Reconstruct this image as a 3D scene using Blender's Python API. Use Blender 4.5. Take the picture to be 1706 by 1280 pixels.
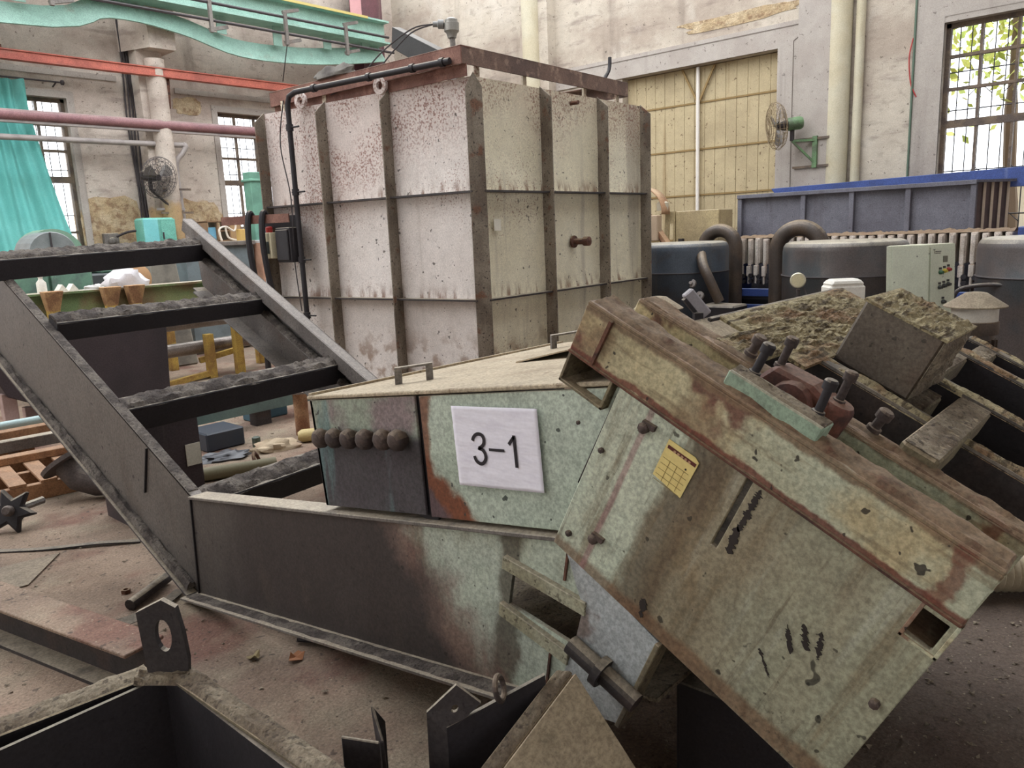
import bpy, bmesh, math, random
from mathutils import Vector, Matrix, noise
from mathutils.geometry import tessellate_polygon

for _o in list(bpy.data.objects):
    bpy.data.objects.remove(_o)
SC = bpy.context.scene
COL = SC.collection

# ------------------------------------------------------------------ camera
cd = bpy.data.cameras.new('camera')
cam = bpy.data.objects.new('camera', cd)
COL.objects.link(cam)
cd.sensor_fit = 'HORIZONTAL'
cd.sensor_width = 36.0
cd.lens = 1291.0 / 1706.0 * 36.0
cd.clip_start = 0.05
cd.clip_end = 300
_p, _r, _yw = map(math.radians, (11.143, -2.442, 42.061))
def _lev(v):
    X = Vector((math.sin(_yw), math.cos(_yw), 0)); Y = Vector((-math.cos(_yw), math.sin(_yw), 0))
    return Vector((v.dot(X), v.dot(Y), v.z))
_right = Vector((1, 0, 0)); _fw = Vector((0, math.cos(_p), -math.sin(_p))); _up = Vector((0, math.sin(_p), math.cos(_p)))
_A = _lev(_right * math.cos(_r) + _up * math.sin(_r))
_U = _lev(_up * math.cos(_r) - _right * math.sin(_r))
_F = _lev(_fw)
cam.matrix_world = Matrix(((_A.x, _U.x, -_F.x, 0.0), (_A.y, _U.y, -_F.y, 0.0), (_A.z, _U.z, -_F.z, 1.49), (0, 0, 0, 1)))
SC.camera = cam

# ------------------------------------------------------------------ light
wd = bpy.data.worlds.new('overcast_sky')
SC.world = wd
wd.use_nodes = True
_bg = wd.node_tree.nodes['Background']
_bg.inputs['Color'].default_value = (0.95, 0.97, 1.0, 1)
_bg.inputs['Strength'].default_value = 2.0
SC.view_settings.view_transform = 'Standard'
SC.view_settings.look = 'None'
SC.view_settings.exposure = 1.15
SC.view_settings.gamma = 1.0
SC.view_settings.use_curve_mapping = False

# ------------------------------------------------------------------ materials
def lin(c):
    out = []
    for v in c[:3]:
        v = v / 255.0
        out.append(v / 12.92 if v <= 0.04045 else ((v + 0.055) / 1.055) ** 2.4)
    return (out[0], out[1], out[2], 1.0)

class Mat:
    """layered procedural material; all masks are laid out in world metres"""
    def __init__(s, name, base, rough=0.75, metal=0.0):
        s.m = bpy.data.materials.new(name); s.m.use_nodes = True
        s.nt = s.m.node_tree; s.n = s.nt.nodes; s.l = s.nt.links
        s.b = s.n['Principled BSDF']
        s.b.inputs['Roughness'].default_value = rough
        s.b.inputs['Metallic'].default_value = metal
        s.pos = s.n.new('ShaderNodeNewGeometry')
        rgb = s.n.new('ShaderNodeRGB'); rgb.outputs[0].default_value = lin(base)
        s.col = rgb.outputs[0]
        s.bump_h = None
    def noise(s, scale, stretch=(1, 1, 1), detail=4, rough=0.55, off=(0, 0, 0), dist=0.0):
        mp = s.n.new('ShaderNodeMapping'); mp.inputs['Scale'].default_value = stretch; mp.inputs['Location'].default_value = off
        s.l.new(s.pos.outputs['Position'], mp.inputs['Vector'])
        nz = s.n.new('ShaderNodeTexNoise'); nz.inputs['Scale'].default_value = scale
        nz.inputs['Detail'].default_value = detail; nz.inputs['Roughness'].default_value = rough
        nz.inputs['Distortion'].default_value = dist
        s.l.new(mp.outputs[0], nz.inputs['Vector'])
        return nz.outputs['Fac']
    def noise2(s, d1, s1, d2, s2, detail=5):       # streaks laid along a slanted direction
        cx = s.n.new('ShaderNodeCombineXYZ')
        s.l.new(s.math('MULTIPLY', s.dot(d1), s1), cx.inputs[0]); s.l.new(s.math('MULTIPLY', s.dot(d2), s2), cx.inputs[1])
        nz = s.n.new('ShaderNodeTexNoise'); nz.inputs['Scale'].default_value = 1.0; nz.inputs['Detail'].default_value = detail; nz.inputs['Roughness'].default_value = .65
        s.l.new(cx.outputs[0], nz.inputs['Vector']); return nz.outputs['Fac']
    def remap(s, sock, a, b, lo=0.0, hi=1.0):
        r = s.n.new('ShaderNodeMapRange'); r.interpolation_type = 'SMOOTHSTEP'
        r.inputs['From Min'].default_value = min(a, b); r.inputs['From Max'].default_value = max(a, b)
        if a <= b:
            r.inputs['To Min'].default_value = lo; r.inputs['To Max'].default_value = hi
        else:
            r.inputs['To Min'].default_value = hi; r.inputs['To Max'].default_value = lo
        s.l.new(sock, r.inputs['Value'])
        return r.outputs['Result']
    def math(s, op, a, b):
        q = s.n.new('ShaderNodeMath'); q.operation = op
        for i, v in enumerate((a, b)):
            if isinstance(v, (int, float)): q.inputs[i].default_value = v
            else: s.l.new(v, q.inputs[i])
        return q.outputs[0]
    def dot(s, d, sock=None):
        q = s.n.new('ShaderNodeVectorMath'); q.operation = 'DOT_PRODUCT'
        s.l.new(sock or s.pos.outputs['Position'], q.inputs[0]); q.inputs[1].default_value = d
        return q.outputs['Value']
    def mix(s, mask, color):
        m = s.n.new('ShaderNodeMix'); m.data_type = 'RGBA'
        if isinstance(mask, (int, float)): m.inputs['Factor'].default_value = mask
        else: s.l.new(mask, m.inputs['Factor'])
        s.l.new(s.col, m.inputs['A']); m.inputs['B'].default_value = lin(color)
        s.col = m.outputs['Result']; return s
    # ---- ready layers
    def blotch(s, color, scale=2.0, a=0.45, b=0.62, amt=1.0, stretch=(1, 1, 1), detail=5, off=(0, 0, 0), dist=0.0):
        return s.mix(s.remap(s.noise(scale, stretch, detail, off=off, dist=dist), a, b, 0, amt), color)
    def streak(s, color, scale=6.0, a=0.5, b=0.7, amt=0.7, dirs=(1, 1, 0.06), off=(3, 1, 7)):
        return s.blotch(color, scale, a, b, amt, dirs, 4, off)
    def specks(s, color, scale=40.0, a=0.64, b=0.68, amt=0.9, zone=None):
        k = s.remap(s.noise(scale, detail=2, off=(5, 9, 2)), a, b, 0, amt)
        if zone is not None: k = s.math('MULTIPLY', k, zone)
        return s.mix(k, color)
    def grad(s, color, d, a, b, amp=0.3, scale=3.0, amt=1.0, stretch=(1, 1, 1), off=(0, 0, 0)):
        v = s.math('ADD', s.dot(d), s.math('MULTIPLY', s.math('SUBTRACT', s.noise(scale, stretch, 5, 0.6, off), 0.5), amp))
        return s.mix(s.remap(v, a, b, 0, amt), color)
    def band(s, color, d, c, w, amp=0.2, scale=4.0, amt=1.0, off=(0, 0, 0)):
        v = s.math('ADD', s.dot(d), s.math('MULTIPLY', s.math('SUBTRACT', s.noise(scale, (1, 1, 1), 5, 0.65, off), 0.5), amp))
        k = s.math('MULTIPLY', s.remap(v, c - w, c - w * 0.4), s.remap(v, c + w, c + w * 0.4))
        return s.mix(s.math('MULTIPLY', k, amt), color)
    def dust(s, color, amt=0.8, lo=0.45, hi=0.85, scale=9.0):
        up = s.remap(s.dot((0, 0, 1), s.pos.outputs['True Normal']), lo, hi, 0, 1)
        k = s.math('MULTIPLY', up, s.remap(s.noise(scale, detail=5), 0.28, 0.5, 0.35 * amt, amt))
        return s.mix(k, color)
    def bump(s, strength=0.3, scale=30.0, dist=0.01, detail=6, stretch=(1, 1, 1)):
        bp = s.n.new('ShaderNodeBump'); bp.inputs['Strength'].default_value = strength; bp.inputs['Distance'].default_value = dist
        s.l.new(s.noise(scale, stretch, detail, 0.6), bp.inputs['Height'])
        s.l.new(bp.outputs['Normal'], s.b.inputs['Normal']); return s
    def grain(s, amt=1.0):
        for sc, lo, hi, det in ((7.0, 1 - .13 * amt, 1 + .07 * amt, 8), (95.0, 1 - .34 * amt, 1 + .16 * amt, 6)):
            k = s.remap(s.noise(sc, detail=det, rough=.7, off=(sc, 2, 5)), .32, .68, lo, hi)
            cb = s.n.new('ShaderNodeCombineColor')
            for i in range(3): s.l.new(k, cb.inputs[i])
            m = s.n.new('ShaderNodeMix'); m.data_type = 'RGBA'; m.blend_type = 'MULTIPLY'; m.inputs['Factor'].default_value = 1.0
            s.l.new(s.col, m.inputs['A']); s.l.new(cb.outputs[0], m.inputs['B']); s.col = m.outputs['Result']
        return s
    def done(s, g=1.0):
        if g: s.grain(g)
        s.l.new(s.col, s.b.inputs['Base Color']); return s.m

DUST = (178, 166, 146)
def plain(name, c, rough=0.6, metal=0.0, var=None, bump=0.0):
    m = Mat(name, c, rough, metal)
    if var: m.blotch(var, 5.0, 0.42, 0.68, 0.8)
    if bump: m.bump(bump, 40, 0.01)
    return m.done(.35)

def steel(name, base, dark, rust=None, rust_amt=0.5, dust=0.7, rough=0.65, metal=0.1, scale=3.0, dustc=DUST):
    m = Mat(name, base, rough, metal)
    m.blotch(dark, scale, 0.42, 0.68, 0.75)
    m.streak(dark, 9.0, 0.5, 0.72, 0.5)
    if rust: m.blotch(rust, scale * 1.7, 0.52, 0.66, rust_amt, off=(4, 2, 8))
    m.specks(tuple(int(v * 0.45) for v in dark), 55, 0.66, 0.7, 0.6)
    if dust: m.dust(dustc, dust)
    m.bump(0.25, 35, 0.006)
    return m.done()

M = {}
M['paper'] = Mat('white_paper', (240, 238, 248), 0.7).blotch((228, 225, 238), 14, 0.45, 0.65, 0.6, (1, 1, 3)).bump(0.5, 9, 0.01, 3, (1, 0.6, 2.2)).done(.12)
M['ink'] = plain('black_ink', (28, 24, 34), 0.5)
M['yellow_paper'] = Mat('yellow_paper', (226, 206, 134), 0.7).blotch((206, 182, 116), 22, 0.45, 0.7, 0.7).done(.2)
M['maroon_ink'] = plain('maroon_ink', (92, 34, 24), 0.6)
M['grey_ink'] = plain('faded_ink', (150, 128, 70), 0.6)
M['pale_ink'] = plain('pale_print', (214, 178, 140), 0.6)
# conveyor paint: dark bare steel on the tail, pale green towards the head, rust where they meet
GREEN = (184, 194, 176)
def conveyor_side():
    m = Mat('conveyor_side_paint', GREEN, 0.6, 0.05)
    m.blotch((176, 184, 172), 3.5, 0.45, 0.65, 0.6)
    m.blotch((128, 118, 92), 2.6, 0.56, 0.72, 0.55, off=(1, 7, 3))
    m.streak((104, 90, 62), 10, 0.52, 0.70, 0.75)
    m.band((70, 58, 44), (0, 1, .1), 1.345, .06, .12, 7, .8)
    m.grad((122, 78, 68), (0, 1, -0.9), 0.92, 1.16, 0.50, 7.0, 0.8)
    m.grad((54, 48, 47), (0, 1, -0.9), 1.02, 1.28, 0.42, 5.0, 0.97)
    m.grad((112, 106, 100), (0, 1, 0.35), 2.55, 3.6, 1.2, 3.0, 0.75, (1, 1, 0.35), (2, 2, 2))
    m.blotch((84, 74, 66), 5.0, 0.55, 0.72, 0.5, (1, 1, 0.4), off=(9, 1, 4))
    m.specks((40, 34, 32), 30, 0.69, 0.72, 0.8)
    m.dust(DUST, 0.75)
    m.bump(0.25, 25, 0.006)
    return m.done()
M['conveyor'] = conveyor_side()
def box_face():
    m = Mat('hood_face_paint', (188, 200, 184), 0.55, 0.0)
    m.blotch((168, 182, 164), 3.0, 0.42, 0.66, 0.7)
    m.grad((122, 70, 44), (0, 0.75, -1), 0.285, 0.335, 0.20, 7.0, 1.0)
    m.grad((88, 74, 80), (0, 0.75, -1), 0.375, 0.42, 0.16, 11.0, 0.9)
    m.band((120, 70, 44), (0, 1, 0.12), 1.70, 0.035, 0.06, 9.0, 0.9)
    m.specks((48, 58, 54), 26, 0.69, 0.71, 0.9)
    m.dust(DUST, 0.85)
    m.bump(0.15, 30, 0.004)
    return m.done()
M['hood_face'] = box_face()
def hood_left():
    m = Mat('hood_bolted_panel', (150, 158, 142), 0.8, 0.0)
    m.blotch((136, 114, 118), 5.0, 0.42, 0.6, 0.8)
    m.grad((70, 65, 69), (0, -0.137, -1), -1.185, -1.13, 0.07, 7.0, 0.97)
    m.blotch((104, 134, 134), 9.0, 0.56, 0.7, 0.7, (1, 1, 0.15), off=(2, 5, 1))
    m.specks((48, 40, 44), 35, 0.68, 0.71, 0.8)
    m.dust(DUST, 0.85)
    m.bump(0.12, 30, 0.004)
    return m.done()
M['hood_left'] = hood_left()
_EA = (0, -.891, -.454); _EB = (0, -.454, .891)
def head_paint():
    m = Mat('head_plate_paint', (188, 200, 180), 0.6, 0.0)
    m.blotch((196, 200, 178), 2.6, 0.42, 0.62, 0.7)
    m.grad((142, 128, 102), (0, -0.89, -0.45), -1.12, -1.06, 0.06, 6.0, 0.85)
    m.band((96, 76, 54), (0, -0.89, -0.45), -1.10, 0.07, 0.10, 6.0, 0.8)
    m.band((128, 92, 66), (0, -0.89, -0.45), -.74, 0.05, 0.16, 5.0, 0.6)
    m.grad((164, 166, 142), (0, -0.89, -0.45), -1.0, -0.70, 0.5, 4.5, 0.75)
    m.blotch((124, 98, 62), 3.2, 0.56, 0.72, 0.55, (1, 1.3, 0.6), off=(8, 3, 2))
    m.blotch((92, 80, 60), 9.0, 0.6, 0.74, 0.6, (1, 2.2, 0.5), off=(1, 3, 9))
    m.mix(m.remap(m.noise2(_EA, 14, _EB, 1.2), .50, .66, 0, .7), (120, 104, 78))
    m.mix(m.remap(m.noise2(_EA, 9, _EB, .8), .56, .70, 0, .6), (186, 188, 172))
    m.mix(m.remap(m.noise2(_EA, 40, _EB, 3.0), .58, .68, 0, .5), (92, 76, 56))
    m.band((118, 84, 58), _EB, .165, .035, .05, 9.0, .7)
    m.band((150, 104, 108), (0, 0.898, 0.44), 1.240, 0.010, 0.02, 3.0, 0.6)
    m.specks((54, 46, 34), 70, 0.60, 0.66, 0.75, m.remap(m.noise(2.5, off=(2, 2, 2)), .42, .6))
    m.specks((44, 40, 30), 30, 0.69, 0.72, 0.8)
    m.specks((30, 28, 22), 15, 0.73, 0.75, 0.8)
    m.dust(DUST, 0.7)
    m.bump(0.3, 30, 0.006)
    return m.done()
M['head_paint'] = head_paint()
def beam_paint():
    m = Mat('head_beam_paint', (188, 178, 142), 0.65, 0.0)
    m.grad((188, 194, 170), (0, -1, .3), -.50, -.20, .5, 5, .85)
    m.blotch((190, 172, 130), 5, 0.46, 0.62, 0.8)
    m.blotch((128, 98, 70), 4.0, 0.52, 0.68, 0.8, off=(3, 3, 1))
    m.blotch((104, 62, 50), 7.0, 0.58, 0.68, 0.9, off=(2, 8, 4))
    m.mix(m.remap(m.noise2(_EA, 3, _EB, 30), .52, .66, 0, .6), (128, 112, 84))
    m.band((112, 58, 44), _EB, .626, .012, .035, 12.0, .9)
    m.band((120, 96, 72), _EB, .737, .018, .04, 12.0, .85)
    m.band((118, 66, 50), _EA, -.645, .022, .10, 9.0, .75)
    m.blotch((62, 52, 42), 6, .60, .72, .6, off=(7, 1, 3))
    m.specks((40, 32, 26), 30, 0.68, 0.71, 0.9)
    m.dust((152, 128, 104), 0.9, 0.3, 0.8)
    m.bump(0.4, 28, 0.008)
    return m.done()
M['beam_paint'] = beam_paint()
M['rust'] = Mat('brown_rust', (94, 62, 50), 0.85).blotch((122, 82, 62), 8, 0.42, 0.66, 0.8).blotch((56, 40, 36), 14, 0.5, 0.66, 0.9, off=(3, 3, 3)).dust((138, 118, 94), 0.9, 0.3, 0.8, 22).bump(0.5, 30, 0.008).done()
M['rail_green'] = Mat('pale_green_rail', (150, 172, 150), 0.55).blotch((132, 150, 130), 5, 0.4, 0.66, 0.7).blotch((104, 70, 50), 8, 0.6, 0.7, 0.7).dust(DUST, 0.9, 0.3, 0.8).bump(0.2, 30, 0.005).done()
M['crust'] = Mat('dirt_crust', (150, 138, 118), 0.95).blotch((112, 98, 82), 8, 0.4, 0.62, 0.9).specks((70, 60, 52), 60, 0.58, 0.66, 0.7).bump(0.9, 55, 0.02).done()
M['dark_crust'] = Mat('grey_dirt_crust', (112, 104, 96), 0.95).blotch((70, 62, 58), 11, 0.4, 0.6, 0.95).specks((52, 46, 44), 60, 0.58, 0.66, 0.7).bump(0.9, 55, 0.02).done()
M['scale_crust'] = Mat('yellow_scale_crust', (190, 176, 138), 0.95).blotch((158, 124, 92), 6, 0.46, 0.62, 0.9, (0.7, 2.0, 1)).blotch((98, 84, 64), 30, 0.50, 0.62, 0.9, (0.35, 2.2, 2.2)).bump(1.0, 60, 0.03).done()
M['hood_top'] = Mat('dusty_hood_top', (186, 172, 148), 0.9).blotch((164, 148, 124), 3, 0.42, 0.66, 0.8).specks((122, 104, 84), 40, 0.66, 0.7, 0.7).bump(0.35, 40, 0.006).done()
M['dark_steel'] = steel('dark_steel', (62, 56, 56), (44, 40, 42), (80, 62, 54), 0.4, 0.75)
M['grey_steel'] = steel('grey_dusty_steel', (124, 118, 112), (92, 86, 82), (104, 84, 72), 0.4, 0.8)
M['maroon_rust'] = Mat('maroon_bearing_rust', (92, 54, 46), .7).blotch((120, 74, 60), 9, .45, .62, .8).blotch((60, 38, 36), 12, .5, .64, .8, off=(1, 4, 2)).dust((136, 108, 90), .7, .4, .9).bump(.4, 40, .006).done()
M['black_steel'] = steel('black_and_shaded_steel', (40, 36, 40), (28, 25, 30), None, 0, 0.5)
M['arm_steel'] = steel('arm_grey_steel', (116, 110, 106), (84, 78, 76), (98, 80, 70), 0.4, 0.7, dustc=(138, 130, 122))
M['bolt'] = Mat('rusty_bolt', (86, 72, 66), 0.8).blotch((60, 50, 48), 12, 0.4, 0.62, 0.9).dust((140, 124, 106), 0.7, 0.2, 0.8).bump(0.6, 60, 0.006).done()
M['olive_plate'] = Mat('olive_dusty_plate', (120, 110, 88), 0.85).blotch((94, 84, 72), 3.5, 0.42, 0.62, 0.8).streak((140, 130, 100), 8, 0.55, 0.7, 0.6).specks((70, 60, 50), 50, 0.62, 0.68, 0.7).dust((176, 160, 134), 0.95, 0.35, 0.7).bump(0.5, 35, 0.008).done()
# ------------------------------------------------------------------ mesh helpers
def V(*a): return Vector(a) if len(a) > 1 else Vector(a[0])
def origin(o):
    p = Vector((0, 0, 0))
    while o is not None:
        p += o.location; o = o.parent
    return p

class MB:
    def __init__(s): s.v = []; s.f = []
    def add(s, vs, fs):
        n = len(s.v); s.v += [Vector(q) for q in vs]; s.f += [tuple(i + n for i in f) for f in fs]; return s
    def hexa(s, b, t):          # 4 bottom + 4 top corners, same winding
        return s.add(list(b) + list(t), [(3, 2, 1, 0), (4, 5, 6, 7), (0, 1, 5, 4), (1, 2, 6, 5), (2, 3, 7, 6), (3, 0, 4, 7)])
    def obox(s, o, a, b, c):
        o, a, b, c = V(o), V(a), V(b), V(c)
        return s.hexa((o, o + a, o + a + b, o + b), (o + c, o + a + c, o + a + b + c, o + b + c))
    def box(s, x0, x1, y0, y1, z0, z1):
        return s.obox((x0, y0, z0), (x1 - x0, 0, 0), (0, y1 - y0, 0), (0, 0, z1 - z0))
    def bar(s, p, q, w, h, up=(0, 0, 1)):      # centred rectangular bar
        p, q, up = V(p), V(q), V(up); d = (q - p).normalized()
        sd = d.cross(up)
        if sd.length < 1e-5: sd = d.cross(Vector((1, 0, 0)))
        sd.normalize(); u = sd.cross(d).normalized()
        return s.obox(p - sd * w / 2 - u * h / 2, q - p, sd * w, u * h)
    def prism(s, pts, vec):
        pts = [V(q) for q in pts]; vec = V(vec); n = len(pts)
        return s.add(pts + [q + vec for q in pts], [tuple(range(n))[::-1], tuple(range(n, 2 * n))] + [(i, (i + 1) % n, n + (i + 1) % n, n + i) for i in range(n)])
    def holed(s, outer, holes, vec):           # plate with openings
        loops = [[V(q) for q in outer]] + [[V(q) for q in h] for h in holes]; vec = V(vec)
        tri = tessellate_polygon(loops); flat = [q for l in loops for q in l]; n = len(flat)
        fs = [tuple(t) for t in tri] + [tuple(i + n for i in t)[::-1] for t in tri]
        k = 0
        for l in loops:
            m = len(l)
            fs += [(k + i, k + (i + 1) % m, n + k + (i + 1) % m, n + k + i) for i in range(m)]
            k += m
        return s.add(flat + [q + vec for q in flat], fs)
    def tube(s, pts, r, n=8, cap=True):
        pts = [V(q) for q in pts]; rs = r if isinstance(r, (list, tuple)) else [r] * len(pts)
        vs = []; fs = []; u = None
        for i, q in enumerate(pts):
            d = (pts[min(i + 1, len(pts) - 1)] - pts[max(i - 1, 0)]).normalized()
            if u is None:
                u = d.cross(Vector((0, 0, 1)))
                if u.length < 1e-3: u = d.cross(Vector((1, 0, 0)))
            u = (u - d * u.dot(d)).normalized(); w = d.cross(u)
            vs += [q + (u * math.cos(2 * math.pi * k / n) + w * math.sin(2 * math.pi * k / n)) * rs[i] for k in range(n)]
        for i in range(len(pts) - 1):
            fs += [(i * n + k, i * n + (k + 1) % n, (i + 1) * n + (k + 1) % n, (i + 1) * n + k) for k in range(n)]
        if cap: fs += [tuple(range(n))[::-1], tuple(range((len(pts) - 1) * n, len(pts) * n))]
        return s.add(vs, fs)
    def lathe(s, c, axis, prof, n=20):         # prof: (radius, distance along axis)
        c, ax = V(c), V(axis).normalized()
        u = ax.cross(Vector((0, 0, 1)))
        if u.length < 1e-3: u = Vector((1, 0, 0))
        u.normalize(); w = ax.cross(u); vs = []; fs = []
        for r, t in prof:
            r = max(r, 1e-4)
            vs += [c + ax * t + (u * math.cos(2 * math.pi * k / n) + w * math.sin(2 * math.pi * k / n)) * r for k in range(n)]
        for i in range(len(prof) - 1):
            fs += [(i * n + k, i * n + (k + 1) % n, (i + 1) * n + (k + 1) % n, (i + 1) * n + k) for k in range(n)]
        fs += [tuple(range(n))[::-1], tuple(range((len(prof) - 1) * n, len(prof) * n))]
        return s.add(vs, fs)
    def torus(s, c, axis, R, r, n=24, m=6):
        c, ax = V(c), V(axis).normalized(); u = ax.cross(Vector((0, 0, 1)))
        if u.length < 1e-3: u = Vector((1, 0, 0))
        u.normalize(); w = ax.cross(u); vs = []; fs = []
        for i in range(n):
            a = 2 * math.pi * i / n; d = u * math.cos(a) + w * math.sin(a)
            vs += [c + d * (R + r * math.cos(2 * math.pi * k / m)) + ax * (r * math.sin(2 * math.pi * k / m)) for k in range(m)]
        fs = [(i * m + k, ((i + 1) % n) * m + k, ((i + 1) % n) * m + (k + 1) % m, i * m + (k + 1) % m) for i in range(n) for k in range(m)]
        return s.add(vs, fs)
    def mound(s, p, q, side, width, h, n=40, seed=0, rough=0.5, base=0.0, up=(0, 0, 1)):   # lumpy crust along p-q
        p, q, side, up = V(p), V(q), V(side).normalized(), V(up); d = q - p; vs = []; m = 7
        L = d.length
        for i in range(n + 1):
            t = i / n; c = p + d * t
            for k in range(m):
                a = k / (m - 1); prof = math.sin(math.pi * min(1, max(0, a * 0.94 + 0.03))) ** 0.45 if 0 < k < m - 1 else 0.0
                nz = noise.fractal(Vector((t * L * 14 + seed, a * 3.1 + seed * 0.7, seed)), 0.9, 2.1, 4)
                hh = h * max(0.12, prof * (0.75 + rough * nz)) if 0 < k < m - 1 else -base
                wob = 0.12 * noise.noise(Vector((t * L * 9, a + seed * 3, 2.0)))
                vs.append(c + side * (width * (a - 0.5 + wob * 0.5)) + up * hh)
        fs = [(i * m + k, i * m + k + 1, (i + 1) * m + k + 1, (i + 1) * m + k) for i in range(n) for k in range(m - 1)]
        fs += [tuple(range(m))[::-1], tuple(range(n * m, n * m + m))]
        return s.add(vs, fs)
    def blob(s, c, a, b, h, seed=0, rough=.35, n=18, m=7, freq=2.2):   # crumpled soft heap
        c, a, b = V(c), V(a), V(b); vs = []
        for j in range(m):
            t = j / (m - 1) * math.pi / 2; r = math.cos(t) ** .7; z = math.sin(t)
            for i in range(n):
                p = 2 * math.pi * i / n; d = V(math.cos(p) * r, math.sin(p) * r, z)
                k = 1 + rough * noise.fractal(d * freq + V(seed, seed, 0), .9, 2.1, 3)
                vs.append(c + (a * d.x + b * d.y) * k + V(0, 0, h * z * k))
        fs = [(j * n + i, j * n + (i + 1) % n, (j + 1) * n + (i + 1) % n, (j + 1) * n + i) for j in range(m - 1) for i in range(n)]
        return s.add(vs, fs + [tuple(range(n))[::-1]])
    def slab(s, o, a, b, nu, nv, amp, thick, seed=0, sc=12.0, normal=None, aniso=1.0):       # plate with a rough top
        o, a, b = V(o), V(a), V(b); nrm = V(normal) if normal else a.cross(b).normalized(); vs = []
        for j in range(nv + 1):
            for i in range(nu + 1):
                u, v = i / nu, j / nv
                k = noise.fractal(Vector((u * a.length * sc * aniso, v * b.length * sc, seed)), 0.8, 2.0, 4)
                e = min(1.0, 8 * min(u, 1 - u, v, 1 - v) + 0.15)
                vs.append(o + a * u + b * v + nrm * (amp * (0.5 + k) * e))
        W = nu + 1; fs = [(j * W + i, j * W + i + 1, (j + 1) * W + i + 1, (j + 1) * W + i) for j in range(nv) for i in range(nu)]
        s.add(vs, fs)
        return s.obox(o - nrm * thick, a, b, nrm * thick)
    def build(s, name, mat, parent=None, smooth=False, bevel=0.0, flip=False):
        off = origin(parent)
        me = bpy.data.meshes.new(name)
        me.from_pydata([tuple(q - off) for q in s.v], [], s.f)
        bm = bmesh.new(); bm.from_mesh(me)
        bmesh.ops.recalc_face_normals(bm, faces=bm.faces)
        if smooth:
            for f in bm.faces: f.smooth = True
            for e in bm.edges:
                if len(e.link_faces) == 2 and e.calc_face_angle(0) > 0.7: e.smooth = False
        bm.to_mesh(me); bm.free(); me.update()
        o = bpy.data.objects.new(name, me)
        me.materials.append(mat); COL.objects.link(o)
        if parent: o.parent = parent
        if bevel:
            md = o.modifiers.new('bevel', 'BEVEL'); md.width = bevel; md.segments = 1; md.limit_method = 'ANGLE'; md.angle_limit = 0.6
        return o

def tag(o, label, cat, group=None, kind=None):
    if label: o['label'] = label
    if cat: o['category'] = cat
    if group: o['group'] = group
    if kind: o['kind'] = kind
    return o
def thing(name, loc, label, cat, group=None):
    o = bpy.data.objects.new(name, None); o.empty_display_size = 0.1
    o.location = loc; COL.objects.link(o)
    return tag(o, label, cat, group)
def struct(o, label=None):
    o['kind'] = 'structure'
    if label: o['label'] = label
    return o
def single(mb, name, mat, loc, label, cat, group=None, smooth=False, bevel=0.0):
    """a thing that is one mesh, origin at its base"""
    lo = V(loc)
    mb.v = [q - lo for q in mb.v]
    o = mb.build(name, mat, None, smooth, bevel); o.location = lo
    return tag(o, label, cat, group)
def piece(src, name, delta, parent):
    """a copy of an alike part, moved"""
    c = src.copy(); c.name = name; c.parent = parent; c.location = src.location + V(delta); COL.objects.link(c); return c
def arc(c, u, w, r, a0, a1, n):
    c, u, w = V(c), V(u), V(w)
    return [c + u * (r * math.cos(a0 + (a1 - a0) * i / n)) + w * (r * math.sin(a0 + (a1 - a0) * i / n)) for i in range(n + 1)]
def bez(p, n=16):
    p = [V(q) for q in p]; out = []
    for i in range(n + 1):
        t = i / n; q = list(p)
        while len(q) > 1: q = [q[k].lerp(q[k + 1], t) for k in range(len(q) - 1)]
        out.append(q[0])
    return out
def smoothline(pts, n=6):
    pts = [V(q) for q in pts]; out = []
    for i in range(len(pts) - 1):
        p0, p1, p2, p3 = pts[max(i - 1, 0)], pts[i], pts[i + 1], pts[min(i + 2, len(pts) - 1)]
        for k in range(n):
            t = k / n
            out.append(0.5 * ((2 * p1) + (p2 - p0) * t + (2 * p0 - 5 * p1 + 4 * p2 - p3) * t * t + (3 * p1 - p0 - 3 * p2 + p3) * t ** 3))
    out.append(pts[-1]); return out
def ribbon(mb, pts, width, nrm, thick):
    """flat strip of even width following a polyline, facing nrm"""
    pts = [V(q) for q in pts]; nrm = V(nrm).normalized(); vs = []
    for i, q in enumerate(pts):
        d = (pts[min(i + 1, len(pts) - 1)] - pts[max(i - 1, 0)]).normalized(); sd = d.cross(nrm).normalized()
        vs += [q - sd * width / 2, q + sd * width / 2, q + sd * width / 2 + nrm * thick, q - sd * width / 2 + nrm * thick]
    fs = [(i * 4 + k, i * 4 + (k + 1) % 4, (i + 1) * 4 + (k + 1) % 4, (i + 1) * 4 + k) for i in range(len(pts) - 1) for k in range(4)]
    n = (len(pts) - 1) * 4
    return mb.add(vs, fs + [(3, 2, 1, 0), (n, n + 1, n + 2, n + 3)])
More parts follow.
